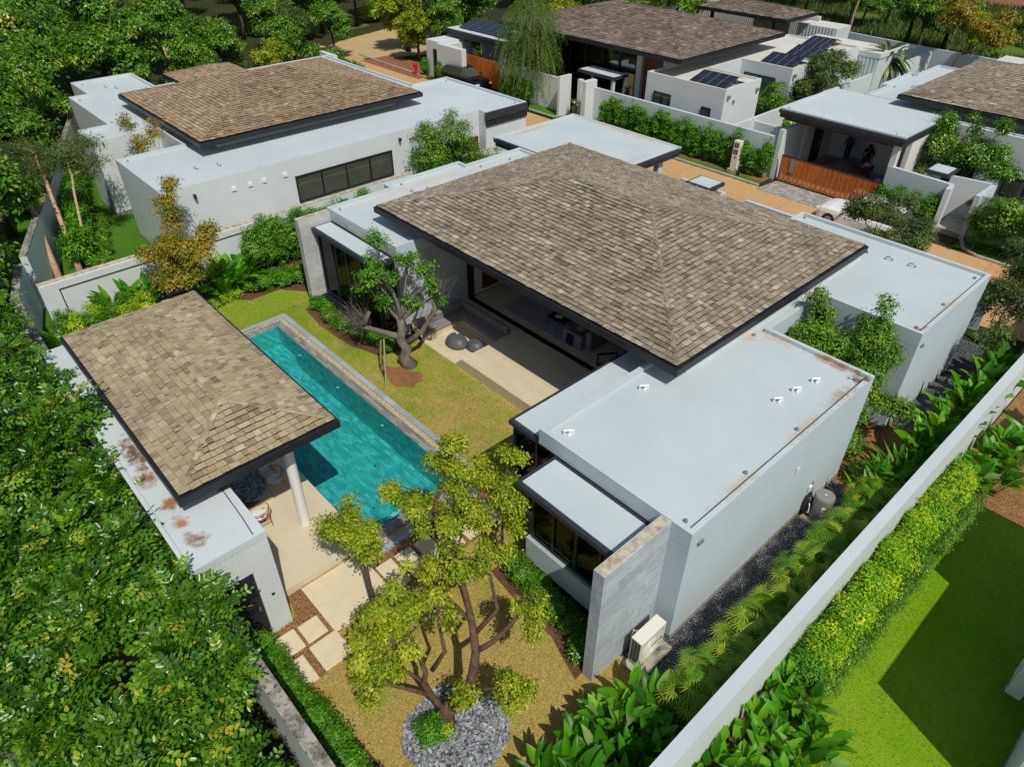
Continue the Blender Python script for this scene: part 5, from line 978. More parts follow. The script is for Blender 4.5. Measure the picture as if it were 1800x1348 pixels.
m.tube([(-19.4,12.1,1.15),(-20.0,11.7,1.25),(-20.8,11.3,1.3),(-21.2,11.25,1.2)],[.14,.11,.10,.06],10); m.tube([(-19.45,12.15,1.5),(-19.9,12.3,2.3),(-20.6,12.1,2.9),(-20.9,12.1,3.5)],[.11,.09,.07,.04],9)
m.tube([(-19.3,12.2,.9),(-18.95,12.75,1.4),(-18.8,13.1,2.0),(-18.6,13.25,2.5)],[.12,.10,.09,.11],10); m.tube([(-20.8,11.3,1.3),(-20.6,11.5,2.0)],[.1,.07],8); m.tube([(-18.8,13.1,2.0),(-18.5,13.3,2.1)],[.06,.05],7)
g=np.random.default_rng(9)
for k in range(110):
    s=np.array([-21.0,11.3,1.25])+g.normal(size=3)*.15; e=s+np.array([-.5,-.1,.5])*g.uniform(.4,1.3)+g.normal(size=3)*.35; m.tube([tuple(p) for p in bez(s,e,g,4,.15)],[.012,.009,.007,.004],4)
for k in range(26):
    s=np.array([-18.6,13.25,2.5])+g.normal(size=3)*.08; e=s+np.array([.1,.1,.9])*g.uniform(.5,1.2)+g.normal(size=3)*.3; m.tube([tuple(p) for p in bez(s,e,g,4,.1)],[.014,.010,.008,.004],4)
m.build('branch','bark_grey',T,smooth=True)
t=thing('timber_prop','rough timber A frame prop under the low limb of the gnarled tree','tree prop',(-19.0,10.9,0)); m=MB()
m.tube([(-19.55,11.05,-.03),(-19.75,11.35,1.2)],.035,7); m.build('pole','bamboo',t); MB().tube([(-18.6,10.65,-.03),(-19.6,11.4,1.3)],.035,7).build('pole','bamboo',t); MB().tube([(-19.6,11.1,.4),(-18.85,10.85,.45)],.025,6).build('crossbar','bamboo',t)
# ---- low shrubs along the house
g=random.Random(21); k=0
for (x,y,r,h,mt) in [(-25.3,11.75,.42,.5,'leaf_fresh'),(-24.7,11.7,.4,.45,'leaf_fresh'),(-24.0,11.65,.38,.4,'leaf_mid'),(-23.2,11.6,.38,.4,'leaf_mid'),(-22.3,11.75,.4,.45,'leaf_mid'),(-21.4,11.9,.45,.6,'leaf_fresh'),(-20.6,12.1,.5,.65,'leaf_fresh')]:
    shrub('low_shrub','low leafy shrub in the strip below the bay window of the main house',x,y,r,h,mt,34,46,.085,.05,200+k,'low shrubs below the bay window'); k+=1
for (x,y,r,h,mt) in [(-9.15,8.45,.4,.9,'leaf_mid'),(-8.75,8.5,.38,.7,'leaf_mid'),(-8.3,8.5,.36,.6,'leaf_fresh'),(-7.8,8.45,.36,.6,'leaf_fresh'),(-7.3,8.4,.36,.6,'leaf_deep'),(-6.8,8.35,.36,.6,'leaf_deep'),(-6.3,8.2,.36,.6,'leaf_deep'),(-6.1,7.9,.3,.5,'leaf_deep')]:
    shrub('low_shrub','low leafy shrub at the foot of the window bay beside the slate fin wall',x,y,r,h,mt,34,46,.08,.045,230+k,'low shrubs below the window bay'); k+=1
# ---- clipped hedge along the left wall
for i in range(12):
    x=-11.25+i*.62; shrub('hedge_shrub','bright green clipped hedge shrub along the stained garden wall',x,2.02+.05*(i%2)+ (0 if x<-9 else .15),.42,1.15-.03*i,'leaf_fresh',85,60,.075,.042,260+i,'hedge along the stained garden wall',cr=.15,ry=.36)
# ---- bed by the dividing wall: tall hedge, broad leaves, gold ground shrubs, autumn tree
for i in range(11):
    y=11.3+i*.62; shrub('tall_shrub','tall dense green shrub against the dividing wall behind the slate fin',-30.1+.1*(i%2),y,.52,2.15+.25*((i*5)%3)-.3*(i>6),'leaf_fresh' if i%3 else 'leaf_mid',120,56,.10,.055,300+i,'tall shrubs along the dividing wall',cr=.2)
for i in range(17):
    y=18.2+i*.72; shrub('tall_shrub','slim green shrub between the dividing wall and the back of the main house',-30.0+.12*(i%2),y,.42,1.9+.25*((i*7)%3),'leaf_fresh',50,46,.13,.07,330+i,'slim shrubs behind the main house',cr=.2)
for i in range(9):
    a=i/8; shrub('low_shrub','low bright green shrub bordering the lawn in front of the tall hedge',-28.9+.9*a+.2*(i%2),9.9+a*2.7,.48,.75,'leaf_fresh',50,56,.09,.05,360+i,'low shrubs in front of the tall hedge')
for i in range(9):
    a=i/8; shrub('low_shrub','golden green low shrub edging the lawn by the broad leaved plants',-28.0-.9*a+.1*(i%2) if i>3 else -28.1,6.0+a*4.0,.38,.42,'leaf_golden',36,50,.07,.035,380+i,'golden low shrubs edging the lawn')
for i in range(8):
    shrub('light_shrub','light yellow green feathery shrub between the pavilion roof and the dividing wall',-30.0+.5*(i%3),3.0+i*.42,.5,1.3,'leaf_golden' if i%2 else 'leaf_fresh',60,56,.085,.04,395+i,'feathery shrubs by the pavilion')
tree('autumn_tree','tree with ochre and rust tinged leaves standing by the dividing wall','tree',(-29.5,8.3,0),[lb(-28.9,7.5,2.9,.95,.8,.6),lb(-28.0,8.0,2.8,.8,.7,.5),lb(-29.6,7.2,2.7,.7,.7,.5),lb(-28.6,7.3,2.1,.8,.8,.5),lb(-27.6,7.9,2.2,.6,.6,.5),lb(-30.1,8.2,3.9,.55,.55,.6),lb(-30.7,8.5,4.6,.32,.32,.45),lb(-27.4,8.4,3.1,.5,.5,.4),lb(-28.2,8.6,3.4,.5,.5,.4)],'leaf_autumn','bark_grey',None,.09,420,50,.26,.11,.055,101,twigs=60,shell=.3,sub=3,subf=.74)
# ---- broad leaved clumps (canna, heliconia, bird of paradise)
def broadleaf(name,label,x,y,n,h,L,W,seed,spread=.5,mat='leaf_big',group=None,lean=0,z=0,cat='plant',narrow=False,bend=.35):
    t=thing(name,label,cat,(x,y,z),group); g=random.Random(seed); V=MB(); St=MB()
    for k in range(n):
        a=g.uniform(0,6.283); rr=spread*math.sqrt(g.random()); bx,by=x+rr*math.cos(a)*.6,y+rr*math.sin(a)*.6; out=a+g.uniform(-.7,.7); hh=h*g.uniform(.45,1.0); tilt=g.uniform(.15,.75)
        b=Vector((bx,by,z)); d=Vector((math.cos(out)*math.sin(tilt*.5),math.sin(out)*math.sin(tilt*.5),math.cos(tilt*.5))); bs=b+d*hh*.55
        ll=L*g.uniform(.65,1.2); ww=W*g.uniform(.8,1.2); pitch=tilt+g.uniform(-.1,.35); roll=g.uniform(-.5,.5); St.tube([tuple(b),tuple(bs)],[.012,.008],5)
        seg=7; p=bs.copy(); rows=[]; r=g.random()
        for i in range(seg+1):
            tt=i/seg; ang=pitch+bend*tt*1.6; dd=Vector((math.cos(out)*math.sin(ang),math.sin(out)*math.sin(ang),math.cos(ang))); sd=Vector((-math.sin(out),math.cos(out),0)); nn=sd.cross(dd); sd=(sd*math.cos(roll)+nn*math.sin(roll)); nn=sd.cross(dd)
            wv=ww*(math.sin(math.pi*min(1,(tt**.8)*.94+.05))**(.72 if not narrow else .85))*(1.1-.3*tt)*.5; wv=max(wv,.003); cup=nn*wv*.38*(1+.25*math.sin(tt*9+r*6))
            rows.append([tuple(p-sd*wv-cup),tuple(p-sd*wv*.5-cup*.35),tuple(p),tuple(p+sd*wv*.5-cup*.35),tuple(p+sd*wv-cup)]); p=p+dd*(ll/seg)
        V.cur=r; n0=len(V.v); V.grid(rows)
    V.build('leaves',mat,t,smooth=True); St.build('stems','leaf_palm',t); return t
spots=[(-4.55,5.0),(-4.2,5.5),(-4.5,6.0),(-3.7,5.6),(-4.0,6.3),(-3.5,6.5),(-4.5,6.9),(-4.1,7.2),(-3.5,7.3),(-4.45,7.8),(-3.9,8.0),(-3.4,8.1),(-3.2,6.0),(-3.1,7.0)]
for i,(x,y) in enumerate(spots): broadleaf('canna_plant','canna clump with upright broad bright leaves at the bottom of the garden, inside the white wall',x,y,22,1.3,.54,.24,400+i,.34,group='canna clumps inside the wall')
spots=[(-2.2,7.0),(-1.7,7.3),(-1.3,7.8),(-2.2,7.8),(-1.7,8.2),(-1.1,8.7),(-2.2,8.6),(-1.6,9.0),(-1.0,9.4),(-2.1,9.4),(-1.55,9.9),(-1.0,10.1),(-2.1,10.2),(-1.6,10.6),(-2.1,6.3),(-1.6,6.5),(-2.15,10.9)]
for i,(x,y) in enumerate(spots): broadleaf('canna_plant','canna clump with wide curling leaves on the lawn side of the white wall',x,y,20,1.3,.52,.23,440+i,.36,group='canna clumps on the lawn side')
for i in range(12):
    y=20.6+i*.66; broadleaf('heliconia_plant','broad leaved clump along the far part of the gravel strip beside the right wall',-3.45+.18*(i%2),y,16,2.1,.85,.34,480+i,.4,group='broad leaved clumps by the gravel strip')
for i in range(6): broadleaf('strap_plant','clump of long narrow upright green leaves between the palms and the broad leaves',-3.55+.35*(i%2),17.6+i*.5,24,1.5,.95,.15,500+i,.3,mat='leaf_big',group='strap leaved clumps',narrow=True,bend=.2)
for i,(x,y) in enumerate([(-29.4,9.0),(-28.9,9.7),(-29.2,10.3),(-29.9,9.7),(-28.6,9.0),(-30.0,10.6),(-29.0,8.4)]): broadleaf('heliconia_plant','dark broad leaved clump right of the autumn coloured tree',x,y,13,1.7,.85,.4,520+i,.4,group='dark broad leaved clumps by the autumn tree')
for i,(x,y) in enumerate([(-30.2,4.9),(-30.1,5.6),(-29.9,6.3),(-30.2,7.0)]): broadleaf('heliconia_plant','upright broad leaved clump against the grooved wall panel',x,y,14,1.7,.8,.34,540+i,.35,group='broad leaved clumps at the wall panel')
for i,(x,y) in enumerate([(-27.9,2.4),(-26.6,2.3),(-25.3,2.1)]): broadleaf('heliconia_plant','broad leaved plant squeezed between the angled wall and the pavilion roof',x,y,11,2.1,.8,.36,550+i,.35,group='broad leaves at the angled wall')
for i in range(9): broadleaf('heliconia_plant','dark broad leaved clump at the shaded end of the yellow hedge',-2.0+.45*(i%2)+.08*i,20.9+i*.62,15,1.3,.7,.36,560+i,.45,group='broad leaved clumps past the yellow hedge')
for i,(x,y) in enumerate([(-22.9,47.0),(-22.8,48.6),(-22.7,50.3),(-22.6,52.0),(-22.8,54.0),(-22.4,56),(-22.0,58.5),(-20.5,60.5),(-18.5,61)]): broadleaf('heliconia_plant','broad leaved plant between the white party wall and the right house',x,y,14,1.8,1.0,.4,580+i,.6,group='broad leaves along the party wall')
for i,(x,y) in enumerate([(-12.9,41.6),(-12.4,42.2),(-8.4,41.3),(-8.0,41.0)]): broadleaf('banana_plant','broad leaved plant inside the street wall of the right house',x,y,11,1.7,.9,.36,595+i,.4,group='broad leaves inside the street wall')
# ---- lady palms along the right wall
def ladypalm(x,y,h,seed,lab,grp):
    t=thing('lady_palm',lab,'palm',(x,y,0),grp); g=random.Random(seed); V=MB(); St=MB()
    for k in range(40):
        a=g.uniform(0,6.283); rr=.1*g.random(); hh=h*g.uniform(.45,1); til=g.uniform(.1,.75); d=Vector((math.cos(a)*math.sin(til),math.sin(a)*math.sin(til),math.cos(til))); b=Vector((x+rr*math.cos(a),y+rr*math.sin(a),0)); c=b+Vector((0,0,hh*.5))+d*hh*.5
        St.tube([tuple(b),tuple(b+Vector((0,0,hh*.45))),tuple(c)],[.008,.006,.005],4); nf=g.randint(10,13); L=g.uniform(.27,.38); nrm=(d+Vector((0,0,.8))).normalized(); ax=(d-nrm*d.dot(nrm)); ax=ax.normalized() if ax.length>.01 else Vector((1,0,0)); sd=nrm.cross(ax); r=g.random()
        for f in range(nf):
            fa=(f/(nf-1)-.5)*3.7; dd=ax*math.cos(fa)+sd*math.sin(fa); ss=nrm.cross(dd); w_=.0145; p1=c+dd*L*.5; p2=c+dd*L-nrm*L*.18
            V.add([c,p1+ss*w_,p2,p1-ss*w_],[(0,1,2,3)],min(1,max(0,r+g.uniform(-.2,.2))))
    V.build('fronds','leaf_palm',t); St.build('stems','leaf_palm',t)
for i in range(30):
    y=8.5+i*.325; ladypalm(-3.62+.28*((i*3)%2),y,1.15+.3*((i*7)%3)/2,700+i,'lady palm with fan shaped fronds in the row between the dark gravel and the white wall','lady palms along the white wall')
# ---- yellow hedge on the lawn side
for i in range(22):
    y=11.4+i*.44; x=-2.12+.09*math.sin(i*1.7)
    shrub('yellow_shrub','golden yellow clipped shrub in the hedge',x,y,.38+.08*((i*7)%3)/2,1.2+.16*((i*5)%3),'leaf_golden' if i%3 else 'leaf_fresh',130,50,.078,.046,620+i,'golden hedge on the lawn side',cr=.17,kindr=.14,ry=.52,lv=.05)
    if i%2==0: shrub('dark_shrub','dark green low shrub fringing the golden hedge towards the lawn',-1.66+.04*i/3*.3,y+.2,.32,.62,'leaf_mid',70,50,.055,.03,650+i,'dark fringe of the golden hedge',cr=.15,ry=.62)
shrub('shrub','round yellowish shrub on brown ground by the wing of the main house',-5.35,19.9,.6,.9,'leaf_mid',80,60,.08,.04,680); shrub('shrub','flat feathery shrub beside the tank, on the brown ground',-4.4,19.0,.5,.7,'leaf_mid',60,60,.07,.03,681)
# ---- courtyard tree
tree('courtyard_tree','green shrubby tree in the inner half of the notch courtyard of the main house','tree',(-7.5,20.2,0),[lb(-7.6,20.3,3.2,.65,.65,.5),lb(-7.9,20.9,3.5,.5,.5,.5),lb(-7.2,19.8,2.9,.6,.5,.5),lb(-7.1,20.7,3.3,.6,.6,.5),lb(-8.0,20.6,4.4,.22,.22,.35),lb(-6.7,19.7,2.5,.5,.45,.5)],'leaf_mid','bark_dark',[(-7.5,20.2,0),(-7.5,20.2,1.2),(-7.5,20.3,2.3)],.08,330,46,.2,.10,.055,111,shell=.3,twigs=60,subf=.7)
tree('courtyard_tree','taller green shrubby tree in the outer half of the notch courtyard, reaching outside','tree',(-6.0,20.5,0),[lb(-5.9,20.7,3.4,.75,.7,.6),lb(-6.3,21.2,3.7,.5,.45,.5),lb(-5.6,20.2,2.8,.6,.55,.55),lb(-5.4,21.0,3.2,.5,.5,.5),lb(-6.1,21.3,4.6,.2,.2,.4),lb(-4.8,20.9,1.7,.45,.45,.35),lb(-5.3,20.2,1.4,.5,.4,.4),lb(-4.5,21.3,1.8,.3,.3,.25),lb(-6.3,19.9,2.4,.5,.45,.5)],'leaf_mid','bark_dark',[(-6,20.5,0),(-5.9,20.5,1.0),(-5.9,20.6,2.2)],.09,430,46,.2,.10,.055,112,shell=.3,twigs=60,subf=.7)
# ---- street and side trees
tree('street_tree','feathery green tree hiding the white car in front of the slatted gate','tree',(-11.2,33.2,0),[lb(-11.9,33.3,2.6,.9),lb(-10.9,33.9,2.8,1.0),lb(-9.9,33.2,2.4,.95),lb(-10.6,32.4,1.9,.9),lb(-9.3,32.6,2.1,.7),lb(-11.5,34.6,2.3,.6)],'leaf_olive','bark_grey',None,.07,300,60,.26,.12,.05,121,shell=.3)
tree('street_tree','tall feathery tree at the right edge behind the corner of the main house','tree',(-4.5,30.0,0),[lb(-5.0,31.2,3.2,1.0,1,.9),lb(-4.5,29.6,3.2,1.0,1,1),lb(-4.0,28.0,2.8,.8,.8,.9),lb(-3.6,29.3,4.2,.8,.8,.7),lb(-4.6,32.8,3.2,1.0),lb(-3.9,27.0,2.0,.6,.6,.7)],'leaf_olive','bark_peel',[(-4.5,30,0),(-4.45,30.1,1.2),(-4.4,29.9,2.2)],.09,340,60,.26,.12,.05,122,shell=.3)
tree('street_tree','dense leafy tree at the right edge beyond the street kerb','tree',(-6.8,38.9,0),[lb(-7.3,39.0,2.6,1.0),lb(-6.2,38.8,2.9,1.1),lb(-6.7,38.2,1.8,1.0),lb(-5.2,38.6,2.6,1.1),lb(-8.2,39.0,1.4,.6,.5,.9)],'leaf_mid','bark_dark',None,.1,260,56,.3,.15,.075,123,shell=.3)
tree('courtyard_tree','large glossy tree inside the street wall of the right house','tree',(-11.2,43.4,0),[lb(-12.9,44.2,3.2,.9,.9,1.0),lb(-12.2,43.6,2.7,1.0),lb(-11.0,43.5,2.9,1.1),lb(-10.0,43.2,2.9,1.0),lb(-9.2,43.0,2.5,.9),lb(-11.5,43.9,4.3,.35,.35,.5),lb(-10.2,43.9,4.4,.35,.35,.5),lb(-12.6,43.0,1.8,.7)],'leaf_deep','bark_grey',None,.12,380,56,.3,.14,.075,124,shell=.3)
tree('garden_tree','rounded dark tree rising beside the white boxes with solar panels','tree',(-23.9,51.0,0),[lb(-24.1,50.8,3.3,1.2,1.2,1.1),lb(-23.9,52.5,3.9,1.3,1.3,1),lb(-23.6,53.6,3.2,1.2),lb(-23.8,49.6,2.3,1.0,1,.9)],'leaf_olive','bark_peel',None,.1,300,56,.34,.16,.07,125,shell=.3)
tree('garden_tree','fine leaved tree standing in front of the upper left house beside the long window','tree',(-30.15,22.9,0),[lb(-30.2,22.6,3.6,1.1,1.1,.9),lb(-30.0,23.9,3.7,.9,.9,.8),lb(-30.2,21.7,3.0,.8,.8,.8),lb(-29.9,24.3,2.6,.8,.8,.8),lb(-30.1,22.9,2.4,.9,.9,.8),lb(-30.3,23.3,4.6,.5)],'leaf_mid','bark_peel',[(-30.15,22.9,0),(-30.1,22.9,.9),(-30.2,23,1.6)],.08,340,60,.28,.12,.055,126,shell=.3)
tree('garden_tree','small light tree in the gap between the two white boxes of the far house','tree',(-24.6,46.9,0),[lb(-24.8,46.9,2.4,.8,.8,1.0),lb(-24.9,46.4,1.4,.8,.8,.8),lb(-24.5,47.8,1.5,.7,.7,.8)],'leaf_mid','bark_grey',None,.06,110,50,.28,.15,.07,127)
tree('garden_tree','slender reddish young tree poking between the blocks of the upper left house','tree',(-39.3,10.2,0),[lb(-39.2,10.4,3.9,.45,.45,.5),lb(-38.9,11.0,4.4,.35,.35,.5),lb(-39.6,10.0,4.9,.35,.35,.6),lb(-38.6,9.6,3.2,.35,.35,.7)],'leaf_autumn','bark_grey',None,.05,70,44,.26,.12,.055,128)
# willow
def willow(x,y):
    t=thing('willow_tree','weeping tree with long drooping light green strands beside the wooden gates','tree',(x,y,0)); g=np.random.default_rng(31); P=[];N=[];D=[];R_=[]; m=MB()
    m.tube([(x,y,-.05),(x+.1,y,1.5),(x-.1,y+.1,3.2),(x,y,6.0)],[.16,.13,.1,.06],9)
    for k in range(900):
        a=g.uniform(0,6.283); rr=g.uniform(.2,1.0)**.8; zc=g.uniform(2.4,7.8); rad=2.1*math.sqrt(max(.05,1-((zc-4.6)/3.3)**2)); s=np.array([x+rad*rr*math.cos(a)*1.15,y+rad*rr*math.sin(a),zc]); ln=g.uniform(.7,2.2); dx=np.array([math.cos(a)*.25+g.normal()*.12,math.sin(a)*.25+g.normal()*.12,-1.0]); n=int(ln/.05); tt=np.linspace(0,1,n)[:,None]; pt=s+dx*ln*tt*np.array([1,1,1])+np.array([math.cos(a),math.sin(a),0])*.25*(1-(1-tt)**2)
        P.append(pt); D.append(np.tile(dx,(n,1))+g.normal(size=(n,3))*.35); N.append(g.normal(size=(n,3))+np.array([math.cos(a),math.sin(a),.4])); R_.append(np.full(n,g.normal(.55,.18)))
        if k%8==0: m.tube([tuple(p) for p in bez((x,y,min(zc,4.5)),s,g,4,.1,.08)],[.03,.02,.012,.006],4)
    P,N,D,R_=map(np.concatenate,(P,N,D,R_)); V,F=leaves(P,N,D,.16,.035); r=np.clip(R_+g.normal(0,.12,len(P)),0,1); raw('crown',V-np.array([x,y,0]),F,np.repeat(r,2),'leaf_willow',t); m.build('trunk','bark_grey',t,smooth=True)
willow(-41.6,39.9)
# far palm-like tree
t=thing('palm_tree','drooping fan palm beside the corrugated store block','palm',(-23.9,61.5,0)); m=MB(); m.tube([(-23.9,61.5,0),(-23.9,61.5,2.6)],[.16,.13],8); m.build('trunk','bark_grey',t); V=MB(); g=random.Random(8)
for k in range(60):
    a=g.uniform(0,6.28); el_=g.uniform(-.2,1.2); p=Vector((-23.9,61.5,2.7)); d=Vector((math.cos(a)*math.cos(el_),math.sin(a)*math.cos(el_),math.sin(el_))); rows=[]; sd=Vector((-math.sin(a),math.cos(a),0)); q=p.copy()
    for i in range(7):
        rows.append([tuple(q-sd*.09*math.sin(math.pi*(i+.6)/7.5)*2),tuple(q+Vector((0,0,.03))),tuple(q+sd*.09*math.sin(math.pi*(i+.6)/7.5)*2)]); q=q+d*.38; d=(d+Vector((0,0,-.30))).normalized()
    V.cur=g.random(); V.grid(rows)
V.build('fronds','leaf_olive',t)
# ---- clipped columnar shrubs along the street wall
def colshrub(x,y,h,seed,lab,grp,r=.40,L=.11): shrub('columnar_shrub',lab,x,y,r,h,'leaf_fresh',70,46,L,.06,seed,grp,z=.05,cr=.17)
for i in range(20): colshrub(-33.3+i*.67,39.25,1.95+.22*((i*5)%3)-(.3 if i in(17,18) else 0),1500+i,'clipped columnar shrub in the row before the long white street wall','clipped shrubs along the street wall')
for i in range(5): colshrub(-43.6+i*.62,39.2,1.9+.2*(i%2),820+i,'clipped dark shrub under the willow at the street wall','clipped shrubs under the willow')
for i,x in enumerate((-53.4,-51.2)): colshrub(x,38.55,1.5,830+i,'single clipped shrub at the white bin store wall','clipped shrubs at the bin store',.3)
for i in range(4): colshrub(-13.6+i*.85,39.7,1.6+.2*(i%2),836+i,'leafy shrub at the foot of the white wall right of the slatted gate','shrubs right of the slatted gate',.42)
for i in range(4): colshrub(-8.3+i*.8,39.1,1.9+.2*(i%2),842+i,'leafy columnar shrub right of the narrow entrance','shrubs right of the narrow entrance',.4)
tag(dup(S.objects['canna_plant'],(-14.5,30.6,0),1.0,.55),'small bright leaves peeping over the front wall of the main house behind the roof','plant')
# ---- hedge of the upper left garden along the woodland wall
for i in range(17):
    a=i/16; shrub('hedge_shrub','bright green shrub in the hedge along the green grey wall of the left garden',-36.2-12.5*a,5.4+4.0*a*.95-.6*a,.62,1.9,'leaf_fresh',70,46,.16,.08,850+i,'hedge of the left garden',cr=.26)
for i in range(6):
    a=i/5; shrub('low_shrub','lighter green low shrub between the left hedge and its lawn',-35.4-6*a,6.0+1.6*a,.5,.7,'leaf_mid',36,46,.12,.06,880+i,'low shrubs of the left garden',cr=.2)
shrub('low_shrub','little bright shrub at the corner of the upper left house',-38.9,9.4,.45,.6,'leaf_golden',30,46,.1,.05,890)
# peeling trunk trees
for i,(bx,by,tx,ty,lab) in enumerate([(-35.0,4.0,-40.5,4.9,'peeling barked tree leaning left, nearest the wall joint'),(-35.6,5.0,-40.0,5.8,'peeling barked tree with straight pale trunk, right hand one of the pair'),(-36.2,5.6,-38.8,6.9,'thinner peeling barked tree leaning to the right of the pair')]):
    dx,dy=tx-bx,ty-by
    tree('peeling_tree',lab,'tree',(bx,by,0),[lb(tx,ty,4.4,1.3,1.1,.8),lb(tx+.9,ty+.6,3.9,.9,.9,.6),lb(tx-.8,ty-.6,4.0,1.0,.9,.7)],'leaf_olive','bark_peel',[(bx,by,0),(bx+dx*.3,by+dy*.3,1.6),(bx+dx*.62,by+dy*.6,3.0),(bx+dx*.8,by+dy*.8,3.6)],.13 if i<2 else .08,150,50,.32,.12,.035,900+i,shell=.2,twigs=60)
# ---- foreground woodland canopy, bottom left, outside the stained wall
fgl=[[lb(-25.4,.4,3.2,1.6,1.1,.9),lb(-23.2,-.6,3.6,1.6,1.2,1.0),lb(-26.8,-1.2,3.8,1.8,1.5,1.0)],
 [lb(-21.6,.5,3.7,1.2,.95,.8),lb(-20.3,-.5,3.5,1.3,1.1,.9),lb(-18.9,.55,3.6,1.1,.85,.75),lb(-19.0,-1.5,4.0,1.6,1.3,.9)],
 [lb(-17.2,-.4,3.3,1.3,1.0,.8),lb(-16.0,.75,3.3,1.0,.7,.7),lb(-15.0,-.5,3.2,1.0,.9,.7),lb(-16.3,-1.8,3.4,1.3,1,.8)],
 [lb(-13.6,.65,3.1,.9,.7,.6),lb(-12.6,.15,3.3,.9,.8,.6),lb(-11.4,.95,3.1,.75,.55,.5),lb(-10.9,1.15,3.2,.5,.4,.35),lb(-13.4,-.7,2.8,.9,.8,.6)],
 [lb(-10.6,.2,2.8,.8,.6,.5),lb(-9.8,.6,2.6,.55,.4,.4),lb(-9.6,-.3,2.8,.85,.6,.5),lb(-8.8,.1,2.3,.7,.45,.45),lb(-8.0,.25,2.0,.6,.4,.4)],
 [lb(-11.9,-1.3,2.9,.9,.8,.6),lb(-10.7,-1.5,2.9,1.0,.9,.6),lb(-9.7,-1.6,2.7,.9,.8,.5),lb(-8.6,-.7,2.4,.8,.6,.5),lb(-9.0,-1.3,2.8,.9,.8,.5)]]
fglab=['big glossy leaved tree outside the wall at the left edge, level with the wall bend','glossy leaved tree overhanging the pavilion roof edge from outside the wall','glossy leaved tree beside the stained flat roof of the store','glossy leaved tree with twigs reaching over the wall onto the corrugated store','glossy leaved tree at the bottom left leaning on the stained wall','nearest glossy leaved tree in the bottom left corner of the picture']
fgl.append([lb(-14.3,-2.1,3.0,1.0,.8,.6),lb(-13.2,-2.5,2.8,.9,.7,.6),lb(-15.6,-2.3,3.2,1.1,.9,.7),lb(-12.0,-2.9,2.7,.8,.6,.5),lb(-17.2,-2.4,3.4,1.2,.9,.8)]); fglab.append('glossy leaved tree cut by the left picture edge, level with the corrugated store')
fgb=[(-24.9,-1.2,0),(-20.2,-1.8,0),(-16.0,-1.4,0),(-12.9,-.8,0),(-9.9,-.3,0),(-10.4,-2.0,0),(-14.4,-2.6,0)]
for i,(ll,lab,b) in enumerate(zip(fgl,fglab,fgb)):
    near=i>=3; tree('broadleaf_tree',lab,'tree',b,ll,'leaf_deep','bark_grey',None,.12,330 if not near else 330,54,.27 if not near else .24,.14,.08,1000+i,pinnate=True,shell=.35,twigs=160,sub=6,subf=.40,kindr=.21)
for i in range(13): shrub('undergrowth_shrub','dark undergrowth shrub at the outer foot of the stained wall',-24.0+i*1.45,.55+.25*(i%2),.7,.9,'leaf_mid',40,46,.10,.055,1030+i,'undergrowth outside the stained wall',cr=.28)
# ---- woodland prototypes, copied
for i,(x,y,r,h) in enumerate([(-58,29,1.5,1.6),(-61,33.5,1.6,1.6),(-66,34,1.5,1.4),(-70,28,1.6,1.8),(-76,30,1.8,1.8),(-56.5,33,1.3,1.3),(-58,45.5,1.4,1.4),(-63,52.5,1.8,2),(-70,54,2,2),(-77,49,2,2),(-84,42,2.2,2.2),(-55,47.5,1.3,1.5),(-53,50.5,1.3,1.5),(-80,36,2,2),(-58,17,1.6,1.8),(-60,21,1.6,2),(-64,25,1.7,2),(-57,24,1.5,1.8),(-90,28,2.4,2.4),(-49.5,48,1.2,1.5)]):
    shrub('park_shrub','rounded park shrub',x,y,r,h,'leaf_mid' if i%3 else 'leaf_golden',60,46,.26,.14,1060+i,'rounded shrubs in the park',cr=.42)
protos=[]
for i,(mt,h,seed) in enumerate([('leaf_deep',7.2,1),('leaf_mid',6.4,2),('leaf_deep',8.0,3),('leaf_mid',7.0,4),('leaf_yellowgreen',6.0,5),('leaf_olive',6.5,6)]):
    g=np.random.default_rng(1100+i); ll=[]
    for k in range(9):
        a=g.uniform(0,6.28); rr=g.uniform(.4,1.9); ll.append(lb(rr*math.cos(a),rr*math.sin(a),h*g.uniform(.48,.86),g.uniform(1.0,1.5),None,g.uniform(.7,1.0)))
    ll.append(lb(0,0,h*.82,1.5,None,1.1))
    protos.append(dict(ll=ll,mt=mt,seed=1200+i,h=h,first=None))
usedp={}
wood=[]
def forest(i,x,y,s,label,group=None,z=0):
    p=protos[i]; rz=random.uniform(0,6.28)
    if p['first'] is None:
        t=tree('woodland_tree',label,'tree',(0,0,0),p['ll'],p['mt'],'bark_dark',[(0,0,0),(.15,.1,p['h']*.25),(0,0,p['h']*.45)],.2,360,46,.40,.24,.14,p['seed'],twigs=60,shell=.4,sub=5,subf=.46,kindr=.24); t.location=(x,y,z); t.rotation_euler=(0,0,rz); t.scale=(s,)*3; p['first']=t
        if group: t['group']=group
        return t
    return dup(p['first'],(x,y,z),rz,s,label,group=group)
g=random.Random(77)
